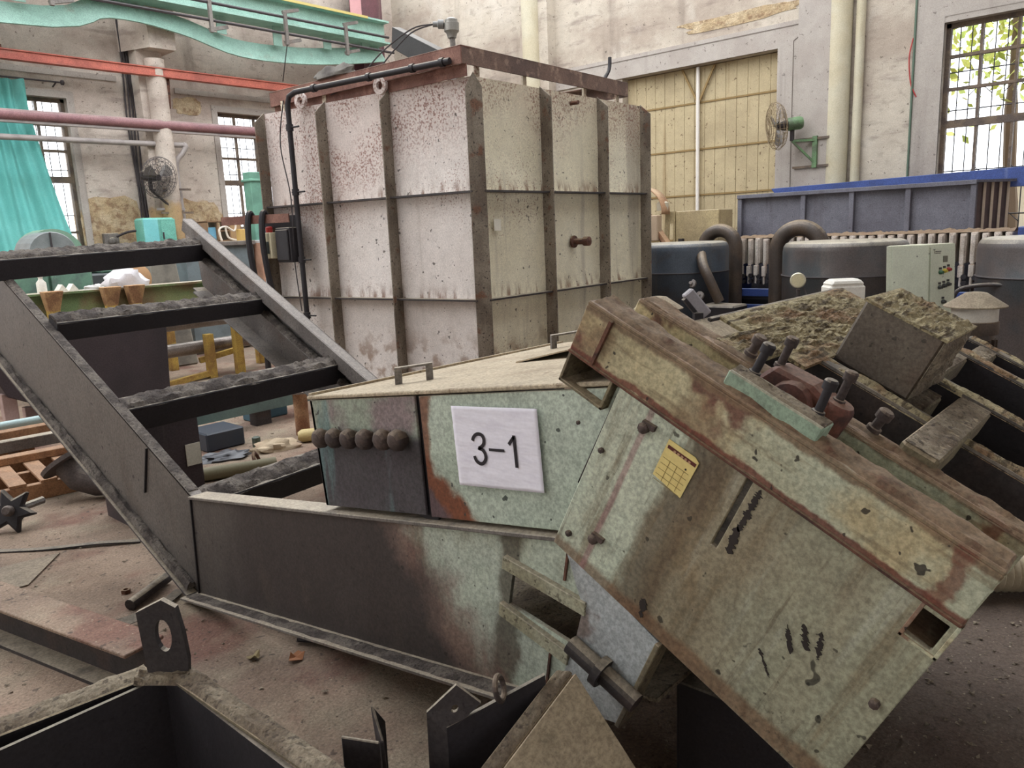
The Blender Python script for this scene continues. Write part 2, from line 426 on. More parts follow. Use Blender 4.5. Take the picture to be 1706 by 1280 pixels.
# ------------------------------------------------------------------ the hall
M['floor'] = (Mat('dusty_concrete', (148, 128, 110), 0.9).blotch((120, 102, 88), 1.3, 0.42, 0.66, 0.9).blotch((150, 138, 118), 2.7, 0.5, 0.68, 0.7, off=(4, 4, 1))
              .blotch((116, 80, 68), 2.2, 0.52, 0.66, 0.8, off=(8, 2, 1)).grad((88, 76, 68), (1, -1.2, 0), .75, 1.5, 1.1, 2.0, .8).specks((74, 64, 56), 26, 0.64, 0.69, 0.7).specks((170, 158, 138), 60, 0.68, 0.71, 0.7)  # grad darkens the right near floor: shade painted into the colour
              .bump(0.6, 16, 0.03, 8).done())
def wall_mat(name, base, stain, peel, d, z0, seed):
    m = Mat(name, base, 0.9)
    m.blotch(stain, 0.7, 0.38, 0.62, 0.9, (1, 1, 2.0), off=(seed, 1, 2))
    m.blotch((132, 118, 110), 3.2, 0.54, 0.70, 0.6, (.5, .5, 2.4), off=(seed, 7, 2))
    m.blotch((202, 194, 182), 1.6, 0.5, 0.68, 0.6, off=(seed, 5, 1))
    m.streak((120, 108, 98), 2.6, 0.56, 0.74, 0.5, (1, 1, 0.12))
    m.blotch((150, 138, 126), 5.0, 0.55, 0.7, 0.5, (1, 1, 1.6), off=(seed, 2, 2))
    low = m.math('MULTIPLY', m.remap(m.math('ADD', m.dot((0, 0, 1)), m.math('MULTIPLY', m.noise(2.2, detail=6), 0.9)), z0 + 0.62, z0 + 0.45), m.remap(m.noise(0.9, off=(seed, 0, 0)), 0.36, 0.44))
    m.mix(low, peel)
    m.specks((92, 82, 74), 18, 0.68, 0.71, 0.7)
    m.bump(0.5, 7, 0.02, 7)
    return m.done(.6)
M['wall_left'] = wall_mat('stained_plaster_left', (202, 190, 178), (172, 157, 146), (176, 148, 110), (1, 0, 0), 2.0, 3.0)
M['wall_right'] = wall_mat('stained_plaster_right', (193, 183, 168), (166, 152, 138), (176, 150, 118), (0, 1, 0), 0.6, 11.0)
M['grey_paint'] = Mat('grey_wall_paint', (172, 164, 156), 0.85).blotch((160, 150, 142), 2, 0.42, 0.66, 0.7).streak((120, 110, 104), 4, 0.58, 0.74, 0.5).specks((90, 82, 76), 20, 0.68, 0.71, 0.6).done(.5)
M['cream_paint'] = Mat('cream_column_paint', (194, 187, 165), 0.8).blotch((186, 174, 146), 2, 0.42, 0.66, 0.7).streak((150, 136, 110), 5, 0.58, 0.74, 0.5).done(.5)
M['peel'] = Mat('peeled_plaster', (180, 158, 124), 0.95).blotch((198, 180, 150), 5, 0.42, 0.62, 0.8).blotch((140, 112, 86), 9, 0.5, 0.66, 0.8).bump(0.8, 20, 0.03).done()

f = MB(); f.box(-9, 60, -9, 60, -0.3, 0)
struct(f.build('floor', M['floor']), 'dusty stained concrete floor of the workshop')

YL, XR, WT, HT = 12.75, 11.0, 0.36, 7.0
def wall_with_openings(name, along, lo, hi, face, openings, mat, label):
    """wall with real openings: (a0, a1, z0, z1)"""
    mb = MB(); cuts = sorted(openings)
    def seg(a0, a1, z0, z1):
        if a1 - a0 < 1e-4 or z1 - z0 < 1e-4: return
        if along == 'x': mb.box(a0, a1, face, face + WT, z0, z1)
        else: mb.box(face, face + WT, a0, a1, z0, z1)
    a = lo
    for (a0, a1, z0, z1) in cuts:
        seg(a, a0, 0, HT); seg(a0, a1, 0, z0); seg(a0, a1, z1, HT); a = a1
    seg(a, hi, 0, HT)
    return struct(mb.build(name, mat), label)
W1 = (3.15, 4.65, 0.95, 3.67); W2 = (7.0, 8.5, 0.95, 3.67)
W3 = (1.15, 2.66, 0.95, 3.73); D1 = (4.72, 7.28, 0.0, 3.8)
W0 = (-3.6, -2.1, 0.95, 3.67); W0b = (-0.3, 1.2, 0.95, 3.67); W4 = (-3.6, -2.1, 0.95, 3.73)
wall_with_openings('wall_left', 'x', -6, XR + WT, YL, [W1, W2, W0, W0b], M['wall_left'], 'stained plaster wall with tall barred windows')
wall_with_openings('wall_right', 'y', -6, YL, XR, [W3, D1, W4], M['wall_right'], 'stained plaster wall with the wide boarded door')
wall_with_openings('added_wall_near', 'x', -6, XR + WT, -6 - WT, [(-3, -1.5, 0.95, 3.7), (1, 2.5, 0.95, 3.7), (5, 6.5, 0.95, 3.7)], M['wall_left'], 'unseen plaster wall behind the photographer, added to limit light')  # out of view, added to cut light coming in low from behind
wall_with_openings('added_wall_rear', 'y', -6, YL, -6 - WT, [(-3, -1.5, 0.95, 3.7), (1, 2.5, 0.95, 3.7), (5, 6.5, 0.95, 3.7)], M['wall_right'], 'unseen plaster wall on the far side of the hall, added to limit light')  # also unseen and added to hold back low sky light

mb = MB(); mb.box(-6.4, 2.8, -6.4, 4.8, HT, HT + .2); mb.box(2.8, XR + WT, -6.4, 1.0, HT, HT + .2); struct(mb.build('shade_roof', M['wall_left']), 'unseen roof slab added over the near bay to shade it')  # unseen roof, its outline cut to darken the near bay and steer skylight

# ---- windows: frame, mullions, panes, security bars
M['win_frame'] = Mat('old_window_frame', (120, 104, 88), 0.8).blotch((86, 76, 72), 6, 0.42, 0.64, 0.8).done()
M['iron_bar'] = plain('iron_window_bar', (66, 62, 64), 0.7)
g = bpy.data.materials.new('window_glass'); g.use_nodes = True
_b = g.node_tree.nodes['Principled BSDF']
_b.inputs['Base Color'].default_value = (0.96, 0.98, 1, 1); _b.inputs['Roughness'].default_value = 0.02
_b.inputs['Transmission Weight'].default_value = 1.0; _b.inputs['IOR'].default_value = 1.01
M['glass'] = g
def window(name, label, P, a0, a1, z0, z1, transoms, cells, heavy):
    """P(a, z, d): point at distance a along the wall, height z, d into the wall"""
    root = bpy.data.objects.new(name, None); root.location = P(a0, z0, 0.12); COL.objects.link(root); struct(root, label)
    def bar(nm, a, b, c, d, w0, w1, mat):
        mb = MB(); q = [P(a, c, w0), P(b, c, w0), P(b, d, w0), P(a, d, w0)]
        mb.hexa(q, [P(a, c, w1), P(b, c, w1), P(b, d, w1), P(a, d, w1)]); return mb.build(nm, mat, root)
    t = 0.05
    fr = MB()
    for (a, b, c, d) in ((a0, a1, z1 - t, z1), (a0, a1, z0, z0 + t), (a0, a0 + t, z0, z1), (a1 - t, a1, z0, z1)):
        fr.hexa([P(a, c, .1), P(b, c, .1), P(b, d, .1), P(a, d, .1)], [P(a, c, .18), P(b, c, .18), P(b, d, .18), P(a, d, .18)])
    fr.build('window_frame', M['win_frame'], root)
    xs = [a0 + (a1 - a0) * i / cells for i in range(cells + 1)]; zs = [z0] + list(transoms) + [z1]
    for z in transoms:
        w = 0.045 if z == heavy else 0.018
        bar('transom', a0, a1, z - w, z + w, 0.105, 0.175, M['win_frame'])
    for x in xs[1:-1]:
        bar('mullion', x - 0.014, x + 0.014, z0, z1, 0.11, 0.17, M['win_frame'])
    for i in range(cells):
        for j in range(len(zs) - 1):
            bar('pane', xs[i] + 0.016, xs[i + 1] - 0.016, zs[j] + 0.02, zs[j + 1] - 0.02, 0.138, 0.142, M['glass'])
    n = int((a1 - a0) / 0.125)
    for i in range(1, n):
        x = a0 + (a1 - a0) * i / n
        mb = MB(); mb.tube([P(x, z0, 0.24), P(x, z1, 0.24)], 0.007, 5); mb.build('security_bar', M['iron_bar'], root)
    for z in (z0 + 0.5, z0 + 1.05, z1 - 0.55, z1 - 1.0):
        mb = MB(); mb.tube([P(a0, z, 0.24), P(a1, z, 0.24)], 0.008, 5); mb.build('security_bar', M['iron_bar'], root)
    for x in xs[1:-1]:
        for z in (z0 + 0.5, z0 + 1.05, z1 - 0.75):
            mb = MB(); mb.tube([P(x - 0.13, z - 0.1, 0.235), P(x, z + 0.03, 0.235), P(x + 0.13, z - 0.1, 0.235)], 0.006, 5); mb.build('grille_chevron', M['iron_bar'], root)
    mb = MB(); mb.hexa([P(a0 - .1, z0 - .06, -.06), P(a1 + .1, z0 - .06, -.06), P(a1 + .1, z0, -.06), P(a0 - .1, z0, -.06)], [P(a0 - .1, z0 - .06, .1), P(a1 + .1, z0 - .06, .1), P(a1 + .1, z0, .1), P(a0 - .1, z0, .1)])
    mb.build('window_sill', M['grey_paint'], root)
    sur = MB()
    for (a, b, c, d) in ((a0 - .1, a1 + .1, z1, z1 + .1), (a0 - .1, a0, z0, z1), (a1, a1 + .1, z0, z1)):
        sur.hexa([P(a, c, -.02), P(b, c, -.02), P(b, d, -.02), P(a, d, -.02)], [P(a, c, .01), P(b, c, .01), P(b, d, .01), P(a, d, .01)])
    sur.build('surround', M['grey_paint'], root)
    return root
PL = lambda a, z, d: V(a, YL + d, z)
PR = lambda a, z, d: V(XR + d, a, z)
window('window_1', 'tall barred window half covered by the teal curtain', PL, *W1, (1.75, 2.52, 2.93, 3.3), 4, 2.52)
window('window_2', 'tall barred window beside the big panelled tank', PL, *W2, (1.75, 2.52, 2.93, 3.3), 4, 2.52)
window('window_3', 'bright barred window with foliage outside at the right', PR, *W3, (1.78, 2.56, 2.97, 3.35), 4, 2.56)

# ---- the boarded double door
M['door'] = Mat('ochre_door_boards', (182, 166, 132), 0.75).blotch((166, 150, 118), 1.6, 0.42, 0.66, 0.8).streak((146, 122, 84), 6, 0.56, 0.72, 0.6).specks((96, 74, 50), 22, 0.675, 0.70, 0.8).done(.5)
M['door_bar'] = plain('door_rail', (140, 116, 74), 0.8)
M['white_tube'] = plain('white_pole', (226, 220, 212), 0.4)
door = bpy.data.objects.new('door_1', None); door.location = (XR + 0.15, D1[0], 0); COL.objects.link(door); struct(door, 'wide ochre boarded double door with white centre pole')
rows = [0.0, 0.56, 1.24, 1.92, 2.6, 3.28, 3.8]; nb = 15; pw = (D1[1] - D1[0]) / nb
for j in range(len(rows) - 1):
    src = None
    for i in range(nb):
        if src is None:
            mb = MB(); mb.box(XR + .15, XR + .18, D1[0] + .002, D1[0] + pw - .002, rows[j] + .012, rows[j + 1] - .012)
            src = mb.build('plank', M['door'], door, bevel=0.003)
        else: piece(src, 'plank', (random.Random(i * 7 + j).uniform(0, .004), pw * i, 0), door)
for z in rows[1:-1]:
    mb = MB(); mb.box(XR + .14, XR + .17, D1[0], D1[1], z - .012, z + .012); mb.build('door_rail', M['door_bar'], door)
mb = MB(); mb.box(XR + .185, XR + .2, D1[0], D1[1], 0, 3.8); mb.build('backing_sheet', M['door_bar'], door)
mb = MB(); mb.tube([(XR + .1, 6.0, 1.0), (XR + .1, 6.0, 3.78)], 0.028, 10); mb.build('centre_pole', M['white_tube'], door, True)
for s in (-1, 1):
    mb = MB(); mb.bar((XR + .11, 6.0 + s * .02, 3.3), (XR + .11, 6.0 + s * .27, 3.78), .02, .03); mb.build('brace', M['door_bar'], door)
# ---- reveals, pilasters, trim
mb = MB(); mb.box(XR - .03, XR + .02, D1[0] - .0, D1[1] + 1.4, 3.8, 4.12); struct(mb.build('trim_1', M['grey_paint']), 'grey painted lintel band over the boarded door')
mb = MB(); mb.box(XR - .03, XR + .02, D1[0] - .34, D1[0], 0, 4.12); struct(mb.build('trim_2', M['grey_paint']), 'grey painted door jamb beside the green fan')
mb = MB(); mb.box(XR - .18, XR, 3.86, D1[0] - .34, 0, HT); struct(mb.build('trim_3', M['grey_paint']), 'grey painted pilaster carrying the green fan')
mb = MB(); mb.lathe((XR - .08, 3.86, 0), (0, 0, 1), [(.14, 0), (.14, HT)], 18); struct(mb.build('trim_4', M['cream_paint'], smooth=True), 'cream round column beside the green fan')
mb = MB(); mb.tube([(XR - .06, 3.62, 0), (XR - .06, 3.62, HT)], .06, 10); struct(mb.build('trim_5', M['cream_paint'], smooth=True), 'cream downpipe next to the round column')
mb = MB(); mb.box(XR - .22, XR, 8.6, 9.2, 0, HT); struct(mb.build('trim_6', M['wall_right']), 'plaster pilaster behind the panelled tank')
mb = MB(); mb.lathe((XR - .22, 8.95, 0), (0, 0, 1), [(.16, 0), (.16, HT)], 18); struct(mb.build('trim_7', M['cream_paint'], smooth=True), 'pale round column rising behind the panelled tank')
mb = MB(); mb.box(XR - .025, XR + .01, 2.66, 2.98, 0, 4.05); mb.box(XR - .025, XR + .01, .9, 2.66, 3.8, 4.05); struct(mb.build('trim_8', M['grey_paint']), 'grey surround of the bright right window')
mb = MB(); mb.tube([(XR - .035, 2.98, 0), (XR - .035, 2.98, HT)], .014, 6); struct(mb.build('trim_9', plain('green_conduit', (84, 104, 88))), 'thin green conduit beside the right window')
for k, (p, q) in enumerate((((XR - .032, 4.50, 0.0), (XR - .032, 4.50, 3.86)), ((XR - .032, 4.50, 3.86), (XR - .032, 4.40, 3.92)), ((XR - .032, 4.40, 3.92), (XR - .032, 4.40, 4.06)), ((XR - .032, 4.40, 4.06), (XR - .032, 8.4, 4.06)))):
    mb = MB(); mb.bar(p, q, .008, .01); struct(mb.build('trim_%d' % (20 + k), plain('groove_grime', (112, 102, 94)) if k == 0 else bpy.data.materials['groove_grime']), ['vertical joint line in the door jamb', 'slanting joint line at the jamb corner', 'short joint line at the lintel corner', 'long joint line along the lintel'][k])
# left wall column with corbel
mb = MB(); mb.box(5.62, 6.02, YL - .3, YL, 0, HT); struct(mb.build('trim_10', M['wall_left']), 'plaster pilaster between the two left windows')
mb = MB(); mb.lathe((5.86, YL - .36, 0), (0, 0, 1), [(.145, 0), (.145, 4.3)], 18); struct(mb.build('trim_11', M['wall_left'], smooth=True), 'pale round column behind the wall fan')
mb = MB(); mb.hexa([V(5.72, YL - .58, 4.42), V(6.12, YL - .58, 4.42), V(6.12, YL, 4.42), V(5.72, YL, 4.42)], [V(5.70, YL - .58, 5.12), V(6.16, YL - .58, 5.12), V(6.16, YL, 5.12), V(5.70, YL, 5.12)])
mb.prism([V(5.5, YL, 4.42), V(5.72, YL - .58, 4.42), V(5.72, YL - .58, 4.98), V(5.5, YL, 4.98)], (0, .01, 0))
struct(mb.build('trim_12', M['wall_left'], bevel=.06), 'plaster corbel block under the teal crane girder')
for zz in (4.12, 3.62, 2.06, 1.72):
    pass
mb = MB(); mb.box(-6, 5.4, YL - .03, YL, 3.98, 4.06); struct(mb.build('trim_13', M['grey_paint']), 'plaster band over the left windows')
mb = MB(); mb.box(6.3, 11, YL - .03, YL, 3.9, 3.98); struct(mb.build('trim_14', M['grey_paint']), 'plaster band above the second window')
# peeled plaster patches with their own relief
def patch(mbn, P, a, z, w, h, seed, mat):
    mb = MB(); pts = []
    for i in range(28):
        t = 2 * math.pi * i / 28; k = 1 + .35 * noise.fractal(Vector((math.cos(t) * 1.6 + seed, math.sin(t) * 1.6, seed)), 1, 2, 4)
        pts.append(P(a + w / 2 * k * math.copysign(abs(math.cos(t)) ** .6, math.cos(t)), z + h / 2 * k * math.copysign(abs(math.sin(t)) ** .6, math.sin(t)), -.006))
    n = P(0, 0, .012) - P(0, 0, 0); mb.prism(pts, n); return mb.build(mbn, mat)
struct(patch('trim_15', PR, 5.35, 4.32, 1.9, .16, 3, M['peel']), 'peeled ochre plaster above the door')
struct(patch('trim_16', PL, 5.08, 1.75, .95, .95, 5, M['peel']), 'peeled ochre plaster left of the teal cabinet')
struct(patch('trim_17', PL, 6.5, 1.95, .75, .6, 9, M['peel']), 'peeled ochre plaster right of the round column')
struct(patch('trim_18', PL, 6.5, 3.72, .5, .26, 7, M['peel']), 'peeled ochre plaster beside the second window head')
# cable bundle and electrical duct on the left wall
M['cable'] = plain('dark_cable', (58, 52, 54), 0.7)
cb = thing('cable_bundle', (5.56, YL - .05, 1.6), 'bundle of dark cables running up the wall beside the fan column', 'cables')
for k in range(5):
    mb = MB(); pts = [V(5.5 + k * .035 + .02 * math.sin(i * 1.3 + k), YL - .035 - .01 * (k % 2), 1.75 + i * .45) for i in range(9)]
    mb.tube(smoothline(pts, 3), .013, 6); mb.build('cable', M['cable'], cb, True)
rc = MB(); rc.tube(smoothline([(XR - .02, 3.0, 3.62), (XR - .04, 3.03, 3.4), (XR - .04, 3.0, 3.1), (XR - .03, 2.93, 2.92)], 5), .008, 6)
single(rc, 'red_cable', plain('red_cable', (168, 52, 50)), (XR - .03, 3.0, 2.92), 'loose red cable hanging from the conduit by the right window', 'cable', smooth=True)

# ---- outside the right window: boundary wall and a tree
mb = MB(); mb.box(15.0, 15.3, -4, 14, 0, 2.05); mb.box(14.9, 15.4, -4, 14, 2.05, 2.13)
single(mb, 'boundary_wall', plain('pale_boundary_wall', (232, 226, 206), .9), (15.15, 5, 0), 'pale boundary wall seen through the right window', 'wall')
tr = thing('tree', (14.2, 2.3, 0), 'yellow green tree outside the right window', 'tree')
mb = MB(); mb.tube(smoothline([(14.2, 2.3, 0), (14.25, 2.4, 1.6), (14.15, 2.45, 3.0), (14.3, 2.5, 4.6)], 4), [.12] * 5 + [.09] * 4 + [.05] * 4, 8); mb.build('trunk', plain('bark', (96, 80, 62), .9), tr, True)
rnd = random.Random(4); mb = MB()
for i in range(520):
    c = V(14.2 + rnd.gauss(0, .45), 2.45 + rnd.gauss(0, .55), 3.95 + rnd.gauss(0, .42)); u = V(rnd.uniform(-1, 1), rnd.uniform(-1, 1), rnd.uniform(-1, 1)).normalized(); w = u.cross(V(rnd.uniform(-1, 1), rnd.uniform(-1, 1), .3)).normalized()
    L = rnd.uniform(.06, .11); mb.add([c - u * L, c + w * L * .5, c + u * L, c - w * L * .5], [(0, 1, 2, 3)])
lf = mb.build('foliage', Mat('yellow_green_leaf', (206, 212, 110), .6).blotch((160, 180, 80), 4, .42, .6, .9).done(), tr); lf['kind'] = 'stuff'
# ------------------------------------------------------------------ the derelict scraper conveyor
X0 = 1.375; XF = 2.8
O3 = V(X0, 0.956, 1.313); TH = math.radians(27.0)
EA = V(0, -math.cos(TH), -math.sin(TH)); EB = V(0, -math.sin(TH), math.cos(TH))
def P3(w, a, b): return O3 + V(w, 0, 0) + EA * a + EB * b
cv = thing('scraper_conveyor', (2.0, 3.05, 0), 'derelict green and black steel conveyor with raised tail and tilted head', 'conveyor')
# --- tail arms and trough sides (near and far)
TOPS = .437
def ztop_near(y): return .467 + (y - 3.045) * .437
def ztop_far(y): return .65 + (y - 3.53) * .493
ztop = ztop_near
def side(xo, sgn, far):
    yend = 5.62; ztop = ztop_far if far else ztop_near; TOPS = .493 if far else .437
    bot = [(3.10, .015), (yend, .015 + (yend - 3.10) * (.455 if far else .375))]
    arm = [V(xo, 3.06, ztop(3.06)), V(xo, yend, ztop(yend)), V(xo, yend - .06, bot[1][1] + .03), V(xo, 3.11, .02)]
    mb = MB(); mb.prism(arm, (sgn * .012, 0, 0)); mb.build('arm_plate', M['conveyor'] if not far else M['arm_steel'], cv, bevel=.002)
    # top flange and bottom flange of the arm
    n = V(0, -TOPS, 1).normalized()
    d = V(0, 1, TOPS).normalized()
    mb = MB(); mb.obox(V(xo, 3.05, ztop(3.05)) , d * ((yend - 3.05) / d.y), (sgn * (.075 if far else .05), 0, 0), -n * .010); mb.build('arm_flange', M['arm_steel'], cv, bevel=.002)
    d2 = V(0, yend - .06 - 3.11, bot[1][1] + .01 - .02)
    mb = MB(); mb.obox(V(xo, 3.11, .02), d2, (-sgn * .05 if not far else sgn * .09, 0, 0), n * .012); mb.build('arm_flange', M['dark_steel'], cv, bevel=.002)
    return d2
side(X0, 1, False)
side(XF, -1, True)
# inner ledge on the far arm that the cross bars rest on
dd = V(0, 1, .493).normalized(); nn = V(0, -.493, 1).normalized()
mb = MB(); mb.obox(V(XF - .012, 3.2, ztop_far(3.2) - .19), dd * 2.5, (-.07, 0, 0), -nn * .012); mb.build('inner_ledge', M['arm_steel'], cv, bevel=.002)
mb = MB(); mb.mound(V(XF - .05, 3.25, ztop_far(3.25) - .185), V(XF - .05, 5.45, ztop_far(5.45) - .185), (1, 0, 0), .07, .028, 60, 5); mb.build('debris_crust', M['dark_crust'], cv, True)
# near arm crust along its lower flange
mb = MB(); mb.mound(V(X0 - .015, 3.12, .05), V(X0 - .015, 5.5, .05 + 2.38 * .378), (1, 0, 0), .05, .03, 70, 8); mb.build('debris_crust', M['dark_crust'], cv, True)
mb = MB(); mb.mound(V(X0 + .026, 3.08, ztop(3.08)), V(X0 + .026, 5.55, ztop(5.55)), (1, 0, 0), .046, .006, 90, 11); mb.build('debris_crust', M['dark_crust'], cv, True)
mb = MB(); mb.obox(V(XF - .075, 3.2, ztop_far(3.2)), dd * 2.68, (-.008, 0, 0), -nn * .085); mb.build('arm_lip', M['arm_steel'], cv, bevel=.002)
mb = MB(); mb.obox(V(XF - .012, 3.3, .14), V(0, 2.2, 2.2 * .458), (-.11, 0, 0), nn * .012); mb.build('inner_ledge', M['arm_steel'], cv, bevel=.002)
mb = MB(); mb.bar((X0 - .004, 3.42, .62), (X0 - .004, 3.50, .40), .006, .012, (1, 0, 0)); mb.build('weld_seam', M['black_steel'], cv)
# --- middle trough: near plate with an inspection opening
mid = [V(X0, 3.05, .467), V(X0, 1.085, .765), V(X0, .80, .80), V(X0, .83, .581), V(X0, .942, .331), V(X0, 1.182, .300), V(X0, 3.09, .012)]
hole = [V(X0, 1.262, .645), V(X0, 1.040, .600), V(X0, 1.072, .488), V(X0, 1.285, .533)]
mb = MB(); mb.holed(mid, [hole], (.012, 0, 0)); mb.build('trough_plate', M['conveyor'], cv)
mb = MB(); mb.prism([V(XF, 3.05, .467), V(XF, .9, .80), V(XF, .94, .35), V(XF, 3.09, .012)], (-.012, 0, 0)); mb.build('trough_plate', M['dark_steel'], cv)
mb = MB(); mb.obox(V(X0 - .012, 3.06, .470), (0, 1.085 - 3.06, .298), (.085, 0, 0), (0, 0, -.012)); mb.build('trough_flange', M['grey_steel'], cv, bevel=.002)
mb = MB(); mb.obox(V(X0 - .072, 3.12, .014), (0, 1.05 - 3.12, .31), (.075, 0, 0), (0, 0, .012)); mb.build('trough_flange', M['grey_steel'], cv, bevel=.002)
mb = MB(); mb.mound(V(X0 - .035, 3.1, .026), V(X0 - .035, 1.08, .33), (1, 0, 0), .06, .007, 90, 21); mb.build('debris_crust', M['dark_crust'], cv, True)
mb = MB(); mb.bar((X0 - .004, 3.055, .46), (X0 - .004, 3.085, .02), .006, .008, (1, 0, 0)); mb.build('weld_seam', M['black_steel'], cv)
for (p, q) in (((1.078, .74), (1.093, .655)), ((1.142, .465), (1.165, .33))):
    mb = MB(); mb.bar((X0 - .004, *p), (X0 - .004, *q), .006, .006, (1, 0, 0)); mb.build('weld_seam', M['rust'], cv)
# window frame bars of the inspection opening
M['frame_green'] = Mat('olive_cream_frame', (168, 166, 142), .6).blotch((140, 134, 108), 6, .42, .62, .8).specks((70, 62, 50), 60, .6, .66, .7).dust(DUST, .7).bump(.2, 30, .005).done()
mb = MB(); mb.obox(V(X0 - .016, 1.285, .672), V(0, -.262, -.052), (.03, 0, 0), V(0, .006, -.036)); mb.build('opening_bar', M['frame_green'], cv, bevel=.002)
mb = MB(); mb.obox(V(X0 - .016, 1.305, .538), V(0, -.225, -.066), (.03, 0, 0), V(0, .006, -.038)); mb.build('opening_bar', M['frame_green'], cv, bevel=.002)
# grey cover sheet at the head end of the trough and the shaft lying on it
M['bluegrey'] = Mat('scraped_blue_grey', (186, 192, 192), .5, .1).blotch((150, 152, 150), 4, .42, .64, .8).grad((66, 58, 52), (0, 1.0, -1.5), .38, .62, .25, 6, .9).blotch((104, 76, 60), 7, .58, .7, .7).bump(.3, 30, .006).done()
mb = MB(); mb.prism([V(X0 - .004, 1.085, .75), V(X0 - .004, .83, .585), V(X0 - .004, .945, .335), V(X0 - .004, 1.14, .318), V(X0 - .004, 1.067, .485), V(X0 - .004, 1.035, .604)], (-.006, 0, 0)); mb.build('cover_sheet', M['bluegrey'], cv)
mb = MB(); mb.obox(V(X0 - .02, .832, .585), V(0, .113, -.25), (.06, 0, 0), V(0, -.012, -.005)); mb.build('end_flange', M['olive_plate'], cv, bevel=.002)
mb = MB(); mb.tube([(X0 - .03, 1.06, .51), (X0 - .03, .875, .425)], .024, 14); sh = mb.build('shaft', M['dark_steel'], cv, True)
mb = MB(); mb.lathe((X0 - .03, .972, .470), (0, -.185, -.085), [(.025, -.010), (.038, -.010), (.038, .010), (.025, .010)], 16); mb.build('collar', M['dark_steel'], sh, True)
mb = MB(); mb.slab(V(X0 + .1, .9, .36), (1.2, 0, 0), (0, 2.1, -.31), 40, 50, .03, .01, 3, 7); mb.build('trough_bottom', M['crust'], cv, True)
# --- cross bars with crust
bars = [(5.18, 1.36, 5.42), (4.42, 1.03, 4.68), (3.64, .66, 3.90), (2.98, .32, 3.10)]
for i, (y0, z0, y1) in enumerate([(5.02, 1.355, 5.40), (4.46, 1.04, 4.67), (3.74, .645, 3.89), (3.05, .34, 3.22)]):
    zf = [1.375, 1.02, .625, .32][i]; h = [.115, .10, .12, .11][i]
    a = V(X0 + (.04 if i else -.04), y0, z0 - .02); b = V(XF - .012, y1, zf)
    mb = MB(); mb.obox(a, b - a, (0, .11, .045), (0, -.03, h)); o = mb.build('cross_bar', M['black_steel'], cv, bevel=.004)
    t = V(0, -.03 + .055, h + .022)
    mb = MB(); mb.mound(a + t, b + t, (0, 1, .4), .115, .022, 130, 31 + i, .9, .008); mb.build('debris_crust', M['dark_crust'], o, True)
# --- hood (the box with the number sheet)
def HT_(y): return .981 + (2.132 - y) * (.170 / 1.217)
hx = X0 + .008
hood = MB(); hood.holed([V(hx, 2.132, .981), V(hx, 1.617, 1.052), V(hx, 1.597, .706), V(hx, 2.092, .632)], [], (.01, 0, 0))
h1 = hood.build('hood_panel', M['hood_left'], cv, bevel=.002)
mb = MB(); mb.prism([V(hx, 1.598, 1.054), V(hx, .915, 1.150), V(hx, 1.10, .775), V(hx, 1.577, .706)], (.01, 0, 0)); h2 = mb.build('hood_panel', M['hood_face'], cv, bevel=.002)
mb = MB(); mb.box(hx + .012, hx + .02, 1.56, 1.64, .69, 1.05); mb.build('seam_strip', M['black_steel'], cv)
mb = MB(); mb.obox(V(hx - .006, 2.14, .983), (1.30, -.02, 0), (0, -1.24, .173), (0, 0, .012)); ht = mb.build('hood_top', M['hood_top'], cv, bevel=.003)
mb = MB(); mb.obox(V(hx, 2.135, .996), (1.29, -.02, 0), (0, -.018, .0025), (0, 0, .008)); mb.build('lid_edge', M['hood_top'], ht)
mb = MB(); mb.obox(V(hx, 2.132, .98), (1.29, 0, 0), (0, -.012, 0), (0, -.04, -.345)); mb.build('hood_back', M['dark_steel'], cv)
for i, (y, z) in enumerate([(2.087, .873), (2.014, .884), (1.938, .893), (1.859, .903), (1.775, .915), (1.708, .923)]):
    mb = MB(); mb.lathe((hx, y - .036, z), (-1, .0, -.05), [(.021, 0), (.021, .012), (.030, .014), (.033, .024), (.031, .036), (.022, .046), (.008, .05)], 9)
    mb.build('bolt_head', M['bolt'], h1, True)
def handle(y, x, dy, dx):
    mb = MB(); z = HT_(y) + .008; hgt = .055; p = V(x, y, z); q = V(x + dx, y + dy, HT_(y + dy) + .008); w = V(dx, dy, 0).cross(V(0, 0, 1)).normalized() * .02
    e = (q - p).normalized() * .022; up = V(0, 0, hgt)
    mb.obox(p, w, e, up); mb.obox(q, w, -e, up); mb.obox(p + up, w, q - p, (0, 0, .007))
    return mb.build('handle', M['grey_steel'], ht, bevel=.001)
handle(1.89, 1.545, -.085, .085); handle(1.95, 2.40, -.07, .12)
# loose sheet lying on the hood
mb = MB(); mb.hexa([V(1.93, 1.72, 1.052), V(2.5, 1.78, 1.046), V(2.5, 1.45, 1.13), V(2.0, 1.4, 1.135)], [V(1.93, 1.72, 1.057), V(2.5, 1.78, 1.051), V(2.5, 1.45, 1.135), V(2.0, 1.4, 1.14)])
single(mb, 'loose_sheet', M['hood_top'], (2.2, 1.6, 1.05), 'loose dusty steel sheet lying raised on the hood top', 'metal sheet')
